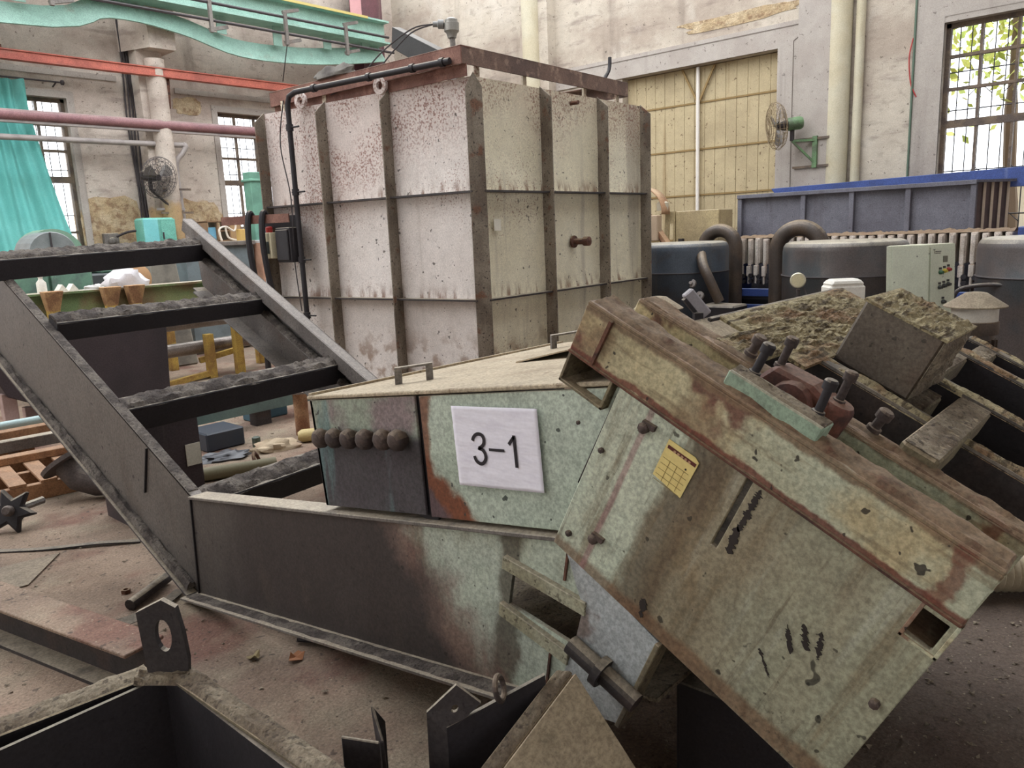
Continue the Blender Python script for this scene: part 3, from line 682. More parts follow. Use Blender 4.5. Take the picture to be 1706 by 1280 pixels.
# --- head section (frame tilted 27 degrees)
mb = MB()
mb.holed([P3(-.014, .106, -.112), P3(-.014, .858, -.118), P3(-.014, .858, -.60), P3(-.014, .112, -.572)], [[P3(-.014, .433, -.125), P3(-.014, .447, -.125), P3(-.014, .450, -.298), P3(-.014, .436, -.298)], [P3(-.014, .795, -.135), P3(-.014, .845, -.135), P3(-.014, .845, -.195), P3(-.014, .795, -.195)]], (.014, 0, 0))
hp = mb.build('head_plate', M['head_paint'], cv, bevel=.002)
M['tar'] = plain('tar_smear', (42, 34, 30), .7)
def tar(pts, ws, seed):
    L = []; R = []
    for i, ((a, b), w) in enumerate(zip(pts, ws)):
        k = .5 * noise.noise(V(i * .3, seed, 0)); L.append((a - w * (1 + k), b)); R.append((a + w * (1 - k), b))
    mb = MB(); mb.prism([P3(-.0145, a, b) for a, b in L + R[::-1]], (-.0012, 0, 0)); mb.build('tar_mark', M['tar'], hp)
def wav(a0, b0, a1, b1, n, seed): return [(a0 + (a1 - a0) * i / n + .006 * noise.noise(V(i * .9, seed, 2)), b0 + (b1 - b0) * i / n) for i in range(n + 1)]
rt = random.Random(5)
for (a0, b0, a1, b1, w, n, sd) in ((.468, -.13, .470, -.235, .007, 14, 1), (.466, -.225, .476, -.29, .009, 9, 2), (.638, -.335, .672, -.385, .006, 8, 3), (.662, -.311, .69, -.355, .008, 8, 4), (.694, -.30, .715, -.356, .005, 8, 5), (.62, -.422, .664, -.462, .004, 8, 6), (.372, -.52, .384, -.568, .008, 6, 7)):
    n *= 3; tar(wav(a0, b0, a1, b1, n, sd), [w * max(.08, (.75 + .9 * noise.fractal(V(i * .22, sd * 3.1, 1), 1, 2, 2)) * min(1, i / 4 + .2, (n - i) / 4 + .2)) for i in range(n + 1)], sd)
mb = MB(); mb.prism([P3(1.43, .45, -.02), P3(1.43, .858, -.02), P3(1.43, .858, -.6), P3(1.43, .1, -.57), P3(1.43, .1, -.3)], (-.012, 0, 0)); mb.build('head_plate', M['dark_steel'], cv)
mb = MB(); mb.obox(P3(0, .10, -.40), (1.42, 0, 0), EA * .755, EB * .01); mb.build('head_floor', M['black_steel'], cv)
mb = MB(); mb.obox(P3(0, .848, -.6), (1.42, 0, 0), EA * .01, EB * .50); mb.build('head_end', M['dark_steel'], cv)
mb = MB(); mb.obox(P3(0, .10, -.40), (1.42, 0, 0), EA * .01, EB * .30); mb.build('head_end', M['dark_steel'], cv)
# bolts and lugs on the near head plate
for (a, b, r) in [(.06, -.0, 0)]: pass
for (y, z, r) in [(.855, 1.073, .013), (.993, .791, .0125), (1.066, .787, .008), (.968, 1.005, .007), (.375, .624, .010), (1.03, 1.06, .005)]:
    mb = MB(); mb.lathe((X0 - .014, y, z), (-1, 0, 0), [(r, 0), (r, r * .9), (r * .5, r * 1.2)], 8); o = mb.build('bolt_head', M['bolt'], hp, True)
    if r > .012:
        mb = MB(); mb.obox(V(X0 - .024, y - .024, z - .006), (.010, 0, 0), (0, .03, .012), (0, -.006, .012)); mb.build('lug', M['bolt'], hp)
# near box beam A: web facing the camera, top and bottom flanges
mb = MB(); mb.obox(P3(-.024, -.04, 0), EA * .897, (.010, 0, 0), -EB * .115); A = mb.build('head_beam', M['beam_paint'], cv, bevel=.003)
mb = MB(); mb.obox(P3(-.024, -.04, .008), EA * .897, (.088, 0, 0), -EB * .010); mb.build('beam_flange', M['beam_paint'], A, bevel=.003)
mb = MB(); mb.obox(P3(-.028, -.04, -.112), EA * .897, (.05, 0, 0), -EB * .008); mb.build('beam_flange', M['rust'], A, bevel=.002)
mb = MB(); mb.obox(P3(.054, -.04, 0), EA * .897, (.010, 0, 0), -EB * .115); mb.build('beam_web', M['beam_paint'], A)
mb = MB(); mb.mound(P3(.02, -.03, .008), P3(.02, .85, .008), (1, 0, 0), .085, .012, 80, 51, .8, .004, EB); mb.build('debris_crust', M['rust'], A, True)
mb = MB(); mb.bar(P3(-.027, .035, -.002), P3(-.027, .03, -.112), .008, .012, (1, 0, 0)); mb.build('weld_seam', M['rust'], A)
def square_tube(a0, a1, b0, b1, x0, x1, mat, par, t=.007):
    for (p, q, r, s) in ((a0, a1, b0, b0 + t), (a0, a1, b1 - t, b1), (a0, a0 + t, b0, b1), (a1 - t, a1, b0, b1)):
        mb = MB(); mb.obox(P3(x0, p, r), EA * (q - p), EB * (s - r), (x1 - x0, 0, 0)); mb.build('tube_wall', mat, par, bevel=.001)
e = MB(); e.obox(P3(.2, -.035, -.195), EA * .125, EB * .008, (1.1, 0, 0)); sq = e.build('cross_tube', M['black_steel'], cv)
square_tube(-.04, .09, -.197, -.115, -.02, 1.3, M['olive_plate'], sq)
e = MB(); e.obox(P3(.2, .79, -.2), EA * .06, EB * .006, (1.1, 0, 0)); sq = e.build('cross_tube', M['black_steel'], cv)
square_tube(.79, .86, -.205, -.118, -.016, 1.3, M['beam_paint'], sq)
# further longitudinal beams B..F; dark steel on C..F paints in their deep side shadow
for i, (w0, w1, a0, mat, hgt) in enumerate([(.165, .235, -.03, M['beam_paint'], .13), (.44, .50, .25, M['dark_steel'], .14), (.775, .835, .2, M['black_steel'], .16), (1.16, 1.22, .34, M['black_steel'], .16), (1.37, 1.43, .46, M['black_steel'], .16)]):
    mb = MB(); mb.obox(P3(w0, a0, 0), EA * (.87 - a0), (w1 - w0, 0, 0), -EB * hgt); o = mb.build('deck_beam', mat, cv, bevel=.005)
    mb = MB(); mb.mound(P3((w0 + w1) / 2, a0 + .01, -.004), P3((w0 + w1) / 2, .865, -.004), (1, 0, 0), (w1 - w0) * 1.05, .010 if i else .010, 120, 61 + i, .9, .004, EB)
    mb.build('debris_crust', M['rust'] if i == 0 else M['scale_crust'], o, True)
# cross ties of the deck
for (w0, w1, a0, a1, b1) in [(.20, .67, .600, .676, .026), (.84, 1.16, .44, .52, -.005), (.50, .78, .50, .56, -.03), (1.22, 1.4, .5, .56, -.005)]:
    mb = MB(); mb.obox(P3(w0, a0, b1), EA * (a1 - a0), (w1 - w0, 0, 0), -EB * .07); o = mb.build('cross_tie', M['olive_plate'], cv, bevel=.008)
    mb = MB(); mb.slab(P3(w0 + .004, a0 + .004, b1), (w1 - w0 - .008, 0, 0), EA * (a1 - a0 - .008), 50, 12, .004, .002, 70 + a0 * 9, 60, EB); mb.build('debris_crust', M['crust'], o, True)
# deck sheets under thick scale
mb = MB(); mb.slab(P3(.34, .10, .002), (.83, 0, 0), EA * .235, 170, 70, .008, .008, 7, 60, EB, .3); mb.build('deck_sheet', M['scale_crust'], cv, True)
mb = MB(); mb.slab(P3(.20, .17, .002), (.43, 0, 0), EA * .10, 110, 44, .009, .012, 9, 60, EB, .3); mb.build('deck_sheet', M['scale_crust'], cv, True)
mb = MB(); mb.obox(P3(.30, .090, -.01), (.86, 0, 0), EA * .012, EB * .010); mb.build('deck_edge', M['dark_steel'], cv, bevel=.002)
# square box housing standing on the deck
bk = MB(); bk.obox(P3(.53, .332, -.01), EA * .193, (.27, 0, 0), EB * .165); M['housing'] = steel('brown_grey_housing', (108, 98, 86), (86, 76, 68), (96, 76, 60), .4, .7)
hb = bk.build('housing', M['housing'], cv, bevel=.006)
mb = MB(); mb.slab(P3(.525, .328, .156), (.28, 0, 0), EA * .202, 70, 70, .009, .006, 17, 60, EB, .3); mb.build('scale_cap', M['scale_crust'], hb, True)
mb = MB(); mb.slab(P3(.53, .526, .15), (.27, 0, 0), -EB * .155, 30, 24, .012, .002, 23, 22, EA); mb.build('scale_side', M['crust'], hb, True)
# pale green clamp rail with two bolts, red bearing with its bolts
rl = MB(); rl.obox(P3(-.012, .302, .0), EA * .205, (.055, 0, 0), EB * .042); rail = rl.build('clamp_rail', M['rail_green'], cv, bevel=.003)
mb = MB(); mb.mound(P3(.016, .305, .042), P3(.016, .505, .042), (1, 0, 0), .05, .006, 40, 81, .8, .002, EB); mb.build('debris_crust', M['crust'], rail, True)
def bolt(base, up, r, h, mat, par, head=True):
    mb = MB(); pr = [(r * 1.5, 0), (r * 1.5, .008), (r, .009), (r, h - .02)] + ([(r * 1.55, h - .02), (r * 1.6, h - .004), (r * 1.2, h)] if head else [(r, h)])
    mb.lathe(base, up, pr, 10); return mb.build('bolt', mat, par, True)
bolt(P3(.03, .335, .042), EB + V(.05, 0, 0), .0085, .07, M['black_steel'], rail)
bolt(P3(.03, .475, .042), EB + V(.05, 0, 0) - EA * .12, .0085, .072, M['black_steel'], rail)
br = MB(); pts = [P3(.12, .30, -.02), P3(.12, .335, .045), P3(.12, .42, .050), P3(.12, .47, .035), P3(.12, .49, -.03), P3(.12, .40, -.045)]
br.prism(pts, (.075, 0, 0)); bear = br.build('bearing_block', M['maroon_rust'], cv, bevel=.008)
mb = MB(); mb.lathe(P3(.10, .40, .0), (1, 0, 0), [(.022, 0), (.04, .004), (.045, .02), (.045, .10), (.03, .115)], 16); mb.build('bearing_hub', M['maroon_rust'], bear, True)
mb = MB(); mb.lathe(P3(.155, .475, .0), EB, [(.03, -.03), (.034, .03), (.028, .04)], 12); mb.build('bearing_cap', M['maroon_rust'], bear, True)
bolt(P3(.16, .335, .035), EB - EA * .05 + V(.02, 0, 0), .0085, .07, M['bolt'], bear)
bolt(P3(.16, .470, .035), EB - EA * .1 + V(.05, 0, 0), .0085, .07, M['bolt'], bear)
for (w, a, b, h) in [(.20, .255, .01, .05), (.20, .545, .01, .05)]:
    bolt(P3(w, a, b), EB + EA * .1, .010, h, M['bolt'], cv)
# skid beams that carry the raised head
for x in (1.6, 2.2):
    mb = MB(); mb.box(x, x + .16, .62, .92, 0, .34); mb.build('skid_block', M['black_steel'], cv, bevel=.004)
mb = MB(); mb.obox(P3(.02, .10, -.60), (1.40, 0, 0), EA * .70, -EB * .012); mb.build('under_plate', M['black_steel'], cv)

# ---- sheets stuck on the conveyor
px = X0 - .001
pp = thing('number_sheet', (px, 1.3, .95), 'white paper sheet printed 3-1 pasted on the green hood', 'paper sign')
mb = MB(); cn = [V(px, 1.459, 1.045), V(px, 1.163, 1.073), V(px, 1.148, .865), V(px, 1.442, .83)]
nu = 24; vs = []
for j in range(nu + 1):
    for i in range(nu + 1):
        u, v = i / nu, j / nu; q = cn[0].lerp(cn[1], u).lerp(cn[3].lerp(cn[2], u), v)
        vs.append(q + V(-.0022 * (noise.noise(V(u * 4, v * 16, 3)) * .5 + .5) - .0005, 0, 0))
mb.add(vs, [(j * (nu + 1) + i, j * (nu + 1) + i + 1, (j + 1) * (nu + 1) + i + 1, (j + 1) * (nu + 1) + i) for j in range(nu) for i in range(nu)])
sh = mb.build('sheet', M['paper'], pp, True); md = sh.modifiers.new('thick', 'SOLIDIFY'); md.thickness = .0006
three = [(1.383, .962), (1.379, .971), (1.371, .979), (1.36, .983), (1.348, .981), (1.342, .971), (1.344, .958), (1.353, .949), (1.362, .945), (1.349, .943), (1.34, .934), (1.338, .921), (1.345, .909), (1.356, .904), (1.368, .907), (1.375, .913), (1.378, .922)]
def glyph(pts, w, nm, smooth):
    mb = MB(); p = [V(px - .0036, y, z) for y, z in pts]
    if smooth: p = smoothline(p[:9], 4) + smoothline(p[8:], 4)[1:]
    ribbon(mb, p, w, (-1, 0, 0), .0006); return mb.build(nm, M['ink'], pp)
glyph(three, .0095, 'digit_three', True)
glyph([(1.325, .947), (1.272, .952)], .0075, 'hyphen', False)
mb = MB(); p = [V(px - .0036, y, z) for y, z in [(1.256, .971), (1.238, .993)]]; ribbon(mb, p, .009, (-1, 0, 0), .0006)
p = [V(px - .0036, y, z) for y, z in [(1.2385, .997), (1.232, .915)]]; ribbon(mb, p, .0095, (-1, 0, 0), .0006); mb.build('digit_one', M['ink'], pp)
yx = X0 - .016
yp = thing('inspection_card', (yx, .78, 1.0), 'small yellow card with dark red title bar on the head plate', 'card')
mb = MB(); mb.prism([V(yx, .796, 1.057), V(yx, .736, 1.027), V(yx, .728, 1.016), V(yx, .771, .934), V(yx, .836, .975)], (-.0012, 0, 0)); mb.build('card', M['yellow_paper'], yp)
mb = MB(); q = [V(yx - .0013, .797, 1.045), V(yx - .0013, .733, 1.013), V(yx - .0013, .737, 1.006), V(yx - .0013, .800, 1.038)]; mb.prism(q, (-.0006, 0, 0)); mb.build('title_bar', M['maroon_ink'], yp)
ex = V(0, -.064, -.032); ey = V(0, .037, -.077)
for k in range(5):   # five pale characters on the title bar
    mb = MB(); c = V(yx - .0019, .797, 1.045) + ex * (.22 + k * .13) + ey * .03
    for t in range(3): mb.obox(c + ey * (.012 + .022 * t), ex * .085, ey * .012, (-.0004, 0, 0))
    mb.obox(c + ex * .035, ex * .016, ey * .07, (-.0004, 0, 0)); mb.build('title_character', M['pale_ink'], yp)
mb = MB()
for t in (.22, .40, .58, .76, .94): mb.obox(V(yx - .0013, .797, 1.045) + ey * (.16 + t * .9) - ex * .0 + ey * 0, ex * .92, ey * .012, (-.0005, 0, 0))
for t in (.25, .5, .75): mb.obox(V(yx - .0013, .797, 1.045) + ey * .35 + ex * t, ex * .012, ey * .62, (-.0005, 0, 0))
mb.build('table_rules', M['grey_ink'], yp)
mb = MB(); mb.lathe((yx - .0012, .758, .998), (-1, 0, 0), [(.0022, 0), (.0022, .001)], 10); mb.build('punched_dot', M['ink'], yp)
# ------------------------------------------------------------------ the big panelled tank
def tank_mat(name, base, tint):
    m = Mat(name, base, .6, .05)
    m.blotch(tint, 1.3, .42, .66, .8)
    m.streak((150, 140, 128), 5, .56, .74, .55)
    up = m.remap(m.math('ADD', m.dot((0, .45, 1)), m.math('MULTIPLY', m.noise(2.0, detail=5), .8)), 4.65, 5.35)
    m.mix(m.math('MULTIPLY', up, .22), (176, 140, 130))
    m.specks((128, 80, 66), 48, .50, .60, .8, m.math('MULTIPLY', up, m.remap(m.noise(1.7, off=(9, 2, 3)), .38, .56)))
    m.specks((134, 92, 76), 60, .58, .64, .7, m.math('MULTIPLY', m.remap(m.noise(1.1, off=(3, 2, 6)), .50, .68), 1.0))
    z = m.dot((0, 0, 1))
    for zr in (.917, 1.832):
        k = m.math('MULTIPLY', m.remap(z, zr + .16, zr + .0), m.remap(z, zr - .01, zr + .01))
        k = m.math('MULTIPLY', k, m.remap(m.noise(13, (1, 1, .25), 5), .46, .64))
        m.mix(m.math('MULTIPLY', k, .85), (112, 70, 44))
    k = m.math('MULTIPLY', m.remap(z, .75, .3), m.remap(m.noise(6, detail=6), .48, .62))
    m.mix(m.math('MULTIPLY', k, .7), (128, 94, 66))
    m.specks((60, 52, 46), 22, .69, .71, .8)
    m.bump(.12, 14, .01)
    return m.done(.6)
M['tank_l'] = tank_mat('tank_paint_left_light', (214, 206, 200), (224, 217, 212))  # same tank, each face tinted for the window light it gets
M['tank_r'] = tank_mat('tank_paint_right_light', (216, 208, 182), (224, 217, 194))
M['tank_rib'] = Mat('tank_rib_grime', (138, 128, 114), .75).blotch((96, 84, 72), 3, .42, .62, .9, (1, 1, .5)).blotch((110, 72, 50), 7, .56, .68, .8).specks((48, 40, 36), 40, .63, .67, .8).bump(.3, 30, .006).done()
M['red_rust'] = Mat('red_oxide_angle', (128, 92, 80), .8).blotch((108, 70, 60), 3, .42, .62, .8).blotch((150, 110, 96), 7, .52, .66, .7).dust(DUST, .6).bump(.3, 30, .006).done()
M['brown_rust'] = Mat('brown_oxide_angle', (112, 88, 76), .8).blotch((84, 66, 60), 3, .42, .62, .8).blotch((146, 120, 104), 9, .54, .66, .8).bump(.3, 30, .006).done()
tk = thing('storage_tank', (4.84, 4.66, 0), 'big square panelled steel tank, pale grey with dark vertical ribs', 'tank')
TC = V(4.84, 4.66, 0); TL = V(-.13, .9915, 0); TR = V(.9995, .031, 0); ZL = [0, .917, 1.832, 2.757]
nL = V(-1, -.13, 0).normalized(); nR = V(.031, -.9995, 0).normalized()
LF = [0.0, .93, 1.75, 2.63]; RF = [0.0, .90, 1.83, 2.66]
def panel(p0, d, nrm, a0, a1, z0, z1, mat, seed):
    mb = MB(); nu, nv = 10, 10; vs = []
    for j in range(nv + 1):
        for i in range(nu + 1):
            u, v = i / nu, j / nv; e = (math.sin(math.pi * u) * math.sin(math.pi * v)) ** .5
            k = -.022 * e + .006 * noise.noise(V(u * 3 + seed, v * 3, seed))
            q = p0 + d * (a0 + (a1 - a0) * u) + V(0, 0, z0 + (z1 - z0) * v) - nrm * k * -1 * 1.0
            vs.append(q)
    mb.add(vs, [(j * (nu + 1) + i, j * (nu + 1) + i + 1, (j + 1) * (nu + 1) + i + 1, (j + 1) * (nu + 1) + i) for j in range(nv) for i in range(nu)])
    o = mb.build('panel', mat, tk, True)
    return o
for i in range(3):
    for j in range(3):
        panel(TC, TL, nL, LF[i] + .006, LF[i + 1] - .006, ZL[j] + .006, ZL[j + 1] - .006, M['tank_l'], i * 3 + j)
        panel(TC, TR, nR, RF[i] + .006, RF[i + 1] - .006, ZL[j] + .006, ZL[j + 1] - .006, M['tank_r'], 20 + i * 3 + j)
inner = MB(); c0 = TC - nL * .05 - nR * .05
inner.hexa([c0, c0 + TR * 2.6, c0 + TR * 2.6 + TL * 2.57, c0 + TL * 2.57], [q + V(0, 0, 2.74) for q in (c0, c0 + TR * 2.6, c0 + TR * 2.6 + TL * 2.57, c0 + TL * 2.57)])
inner.build('tank_body', M['tank_rib'], tk)
def fin(p, d, n, w=.125):
    mb = MB(); mb.prism([p - d * .006, p - d * .006 + n * w, p - d * .006 + n * w + V(0, 0, 2.66), p - d * .006 + V(0, 0, 2.765)], d * .012); return mb.build('rib_fin', M['tank_rib'], tk)
for a in LF[1:]: fin(TC + TL * a, TL, nL)
for a in RF[1:]: fin(TC + TR * a, TR, nR)
nc = (nL + nR).normalized(); dc = V(0, 0, 1).cross(nc)
cp = TC + nc * .055
mb = MB(); w = .068
mb.prism([cp - dc * w, cp + dc * w, cp + dc * w + V(0, 0, 2.66), cp + V(0, 0, 2.775), cp - dc * w + V(0, 0, 2.66)], -nc * .05); mb.build('corner_post', M['tank_rib'], tk)
for z in ZL[1:3] + [.06]:
    for (d, n, L) in ((TL, nL, 2.63), (TR, nR, 2.66)):
        mb = MB(); mb.obox(TC + d * .0 + V(0, 0, z - .008), d * L, n * .085, (0, 0, .016)); mb.build('rib_band', M['dark_steel'], tk)
# rusty angle frame resting above the rim
fz = 2.83
F0 = V(4.70, 4.64, 0); F1 = V(4.60, 7.30, 0); F2 = V(7.30, 4.76, 0); F3 = V(7.2, 7.35, 0)
for (p, q, mt, ins) in ((F0, F1, M['red_rust'], V(1, 0, 0)), (F0, F2, M['brown_rust'], V(0, 1, 0)), (F1, F3, M['brown_rust'], V(0, -1, 0)), (F2, F3, M['brown_rust'], V(-1, 0, 0))):
    mb = MB(); d = q - p
    mb.obox(p + V(0, 0, fz), d, ins * .012, (0, 0, .14)); mb.obox(p + V(0, 0, fz + .13), d, ins * .12, (0, 0, .012))
    mb.build('top_angle', mt, tk, bevel=.002)
mb = MB(); mb.obox(F0 + V(.05, 0, fz - .09), F1 - F0, (.012, 0, 0), (0, 0, .1)); mb.build('under_angle', M['red_rust'], tk)
for (d, n, L) in ((TL, nL, (.15, .9, 1.8, 2.4)), (TR, nR, (.12, .75, 1.7, 2.3))):
    for a in L:
        mb = MB(); p = TC + d * a - n * .09 + V(0, 0, 2.73); mb.obox(p, d * .05, n * .02, (0, 0, .13)); mb.build('frame_stub', M['tank_r'], tk)
# eye lugs along the left rim
for a in (.98, 2.02):
    mb = MB(); c = TC + TL * a + nL * .06 + V(0, 0, 2.80); outer = arc(c, TL, V(0, 0, 1), .075, 0, 2 * math.pi, 24)[:-1]; hole = arc(c, TL, V(0, 0, 1), .036, 0, 2 * math.pi, 16)[:-1]
    mb.holed(outer, [hole], nL * -.03); mb.build('lifting_lug', M['tank_l'], tk)
# outlet stub on the right face
mb = MB(); sp = TC + TR * 1.36 + V(0, 0, 1.365); mb.lathe(sp, nR, [(.06, 0), (.06, .02), (.03, .022), (.03, .13), (.045, .132), (.045, .19), (.02, .2)], 12); mb.build('outlet_stub', M['rust'], tk, True)
# small paint label left on the right face
mb = MB(); q = TC + TR * .17 + nR * .012 + V(0, 0, 1.50); mb.obox(q, TR * .09, nR * .003, (0, 0, .10)); mb.build('pale_label', plain('pale_label', (222, 218, 204)), tk)
mb = MB(); p = TC + TR * 1.36 - nR * .02 + V(0, 0, 2.66)
mb.tube([p + nR * .03, p + nR * .12], .02, 8); mb.build('rim_peg', M['rust'], tk)
# ---- dark drain pipe up the left face and along the rim
dp = MB().tube([TC + TL * 2.08 + nL * .16, TC + TL * 2.08 + nL * .16 + V(0, 0, .05)], .034, 10).build('drain_pipe', M['black_steel'], tk, True)
pa = TC + TL * 2.08 + nL * .16; pr = TC + TL * .1 + nL * .16
pts = [pa + V(0, 0, .02), pa + V(0, 0, 2.78)] + [pa + V(0, 0, 2.84) - TL * .05]
run = [pa + V(0, 0, .02), pa + V(0, 0, 1.4), pa + V(0, 0, 2.76), pa + V(0, 0, 2.83) - TL * .03, pa + V(0, 0, 2.86) - TL * .12, pr + V(0, 0, 2.86)]
mb = MB(); mb.tube(run, .026, 10); mb.build('pipe', M['black_steel'], dp, True)
for z in (.75, 1.30, 1.95, 2.55):
    mb = MB(); mb.tube([pa + V(0, 0, z - .03), pa + V(0, 0, z + .03)], .036, 10); c = mb.build('pipe_clamp', M['black_steel'], dp, True)
    mb = MB(); mb.tube([pa + V(0, 0, z) - TL * .13, pa + V(0, 0, z) + TL * .05], .009, 6); mb.build('clamp_bolt', M['black_steel'], c)
for a in (1.7, 1.0, .5, .18):
    mb = MB(); q = TC + TL * a + nL * .16 + V(0, 0, 2.86); mb.tube([q - TL * .02, q + TL * .02], .036, 10); mb.build('pipe_clamp', M['black_steel'], dp, True)
mb = MB(); mb.tube(smoothline([pa + V(0, 0, 2.8) + TL * .03 + nL * .02, pa + V(0, 0, 2.4) + TL * .12 + nL * .03, pa + V(0, 0, 1.9) + TL * .03 + nL * .04, pa + V(0, 0, 1.3) + TL * .06 + nL * .04, pa + V(0, 0, .8) + nL * .06], 6), .006, 5); mb.build('thin_wire', M['cable'], dp)
# ---- level sensor
sn = thing('level_sensor', (5.3, 5.35, 2.95), 'grey sensor head on a stem above the panelled tank', 'sensor')
sb = V(5.42, 5.42, 2.74)
mb = MB(); mb.lathe(sb, (.0, .06, 1), [(.05, 0), (.05, .02), (.026, .03), (.026, .55)], 10); mb.build('stem', M['grey_steel'], sn, True)
hd = sb + V(0, .035, .56)
mb = MB(); mb.lathe(hd, (0, 0, 1), [(.04, -.03), (.05, .01), (.07, .03), (.072, .1), (.06, .105), (.06, .13), (.03, .145)], 14); h = mb.build('sensor_head', plain('cast_aluminium', (150, 148, 142), .4, .4), sn, True)
mb = MB(); mb.lathe(hd + V(0, 0, .09), _A * -1, [(.04, .07), (.04, .12), (.025, .13), (.025, .17)], 10); mb.build('cable_gland', plain('gland_grey', (120, 120, 118), .5), h, True)
s0 = hd - _A * .17 + V(0, 0, .09)
for k in (0, 1):
    mb = MB(); mb.tube(smoothline([s0, s0 - _A * .2 + V(0, 0, -.04 - .03 * k), s0 - _A * (.5 - .1 * k) + V(0, 0, -.25), s0 - _A * (.75 - .1 * k) + V(0, 0, -.5 - .02 * k), s0 - _A * (1.0 - .15 * k) + V(0, 0, -.62)], 6), .007, 5); mb.build('sensor_cable', M['cable'], sn)
# curved black hose end poking up behind the frame, rag on the rim
mb = MB(); mb.tube(smoothline([(6.98, 4.85, 2.9), (7.02, 4.86, 3.0), (7.10, 4.86, 3.1), (7.13, 4.87, 3.22)], 5), .02, 8)
single(mb, 'hose_stub', M['black_steel'], (7.0, 4.85, 2.85), 'short curved black hose sticking up behind the tank rim', 'hose', smooth=True)
mb = MB(); mb.blob((4.66, 6.25, 2.972), (0.02, -.28, 0), (.055, 0, 0), .09, 4, .4)
single(mb, 'rag', plain('grey_rag', (110, 106, 100), .9, 0, (70, 64, 62)), (4.64, 6.25, 2.972), 'crumpled grey rag lying on the red tank frame', 'rag', smooth=True)
# dark steel channel leaning from the tank top to the crane girder
ca = V(5.02, 5.12, 2.80); cb2 = V(5.66, 6.60, 3.42)
ch = MB(); d = (cb2 - ca); dn = d.normalized(); sd = dn.cross(V(0, 0, 1)).normalized(); up = sd.cross(dn)
ch.obox(ca - up * .0, d, sd * .012, up * .2); ch.obox(ca, d, sd * .09, up * .012); ch.obox(ca + up * .19, d, sd * .09, up * .012)
single(ch, 'leaning_channel', steel('charcoal_channel', (46, 45, 46), (38, 37, 39), None, 0, .2), ca, 'dark grey steel channel sloping up from the tank top', 'steel channel', bevel=.003)

# ---- control bits hanging at the left side of the tank
ub = thing('utility_bracket', (4.5, 7.5, 1.6), 'rusty angle bracket with two black hoses beside the tank', 'bracket')
b0 = V(4.28, 7.15, 1.70)
mb = MB(); mb.obox(V(4.1, 7.62, 1.67), V(.28, -.80, 0), (.012, 0, 0), (0, 0, .085)); mb.build('angle_bar', M['red_rust'], ub)
mb = MB(); mb.obox(V(4.36, 7.3, 1.62), V(.1, -.5, 0), (.012, 0, 0), (0, 0, .12)); mb.build('angle_bar', M['black_steel'], ub)
for k, (x, y) in enumerate(((4.22, 7.26), (4.28, 7.1))):
    mb = MB(); mb.tube(smoothline([(x + .05, y + .02, 1.72), (x, y, 1.78), (x - .03, y, 1.68), (x - .04, y, 1.45), (x - .02, y, 1.2), (x + .02, y, .9), (x + .03, y, .55), (x + .03, y, .02)], 6), .03, 8); mb.build('hose', M['black_steel'], ub, True)
sw = thing('switch_box', (4.35, 7.0, 1.2), 'small cream switch box with red button beside the tank hoses', 'switch box')
mb = MB(); mb.box(4.30, 4.45, 7.06, 7.25, 1.32, 1.58); mb.build('box_body', plain('cream_box', (206, 196, 166), .6), sw, bevel=.008)
mb = MB(); mb.lathe((4.36, 7.16, 1.58), (0, 0, 1), [(.035, 0), (.035, .05), (.02, .06)], 12); mb.build('red_button', plain('red_plastic', (180, 52, 46), .4), sw, True)
mb = MB(); mb.box(4.29, 4.30, 7.09, 7.22, 1.37, 1.49); mb.build('meter_face', plain('meter_dark', (60, 66, 66), .3), sw)
jb = MB(); jb.box(4.33, 4.46, 6.75, 7.0, 1.28, 1.62); jb.box(4.31, 4.33, 6.77, 6.98, 1.30, 1.60)
single(jb, 'junction_box', M['black_steel'], (4.4, 6.87, 1.28), 'black junction box fixed beside the drain pipe', 'junction box', bevel=.006)

# ------------------------------------------------------------------ pipes and girder along the left wall
M['orange'] = Mat('orange_red_paint', (196, 108, 90), .6).blotch((160, 84, 72), 2, .42, .64, .8).streak((150, 112, 98), 6, .55, .7, .5, (.2, 1, 1)).dust(DUST, .5).done()
M['mauve'] = Mat('mauve_pipe_paint', (150, 108, 110), .55).blotch((126, 88, 94), 2, .42, .64, .8).dust((188, 178, 172), .6).done()
M['pipe_grey'] = plain('grey_pipe_paint', (164, 156, 152), .55, 0, (136, 128, 126))
M['teal'] = Mat('teal_paint', (150, 188, 174), .6).blotch((160, 196, 183), 2, .42, .64, .7).blotch((150, 146, 132), 3, .6, .74, .5).streak((92, 120, 108), 4, .6, .74, .4).done()
rb = thing('red_rail', (6, 12.3, 4.0), 'orange red steel rail crossing high before the left wall', 'steel rail')
mb = MB(); mb.box(2.0, 9.2, 12.26, 12.34, 4.05, 4.15); mb.build('rail_web', M['orange'], rb, bevel=.004)
for z in (4.04, 4.155):
    mb = MB(); mb.box(2.0, 9.2, 12.24, 12.36, z - .008, z + .008); mb.build('rail_flange', M['orange'], rb)
mb = MB(); mb.box(3.70, 3.78, 12.3, 12.75, 4.165, 4.22); mb.build('support_bracket', M['rust'], rb)
for x in (6.02, 8.3):
    mb = MB(); mb.bar((x, 12.34, 4.02), (x, 12.72, 4.02), .05, .06); mb.bar((x, 12.36, 4.0), (x, 12.42, 3.6), .05, .05); mb.bar((x, 12.42, 3.62), (x, 12.7, 3.66), .05, .05); mb.build('support_bracket', M['rust'], rb)
mp = thing('mauve_pipe', (6, 12.3, 3.3), 'thick mauve pipe running along the left wall below the red rail', 'pipe')
mb = MB(); mb.tube([(2.0, 12.3, 3.32), (8.2, 12.3, 3.33)], .075, 14); mb.build('pipe', M['mauve'], mp, True)
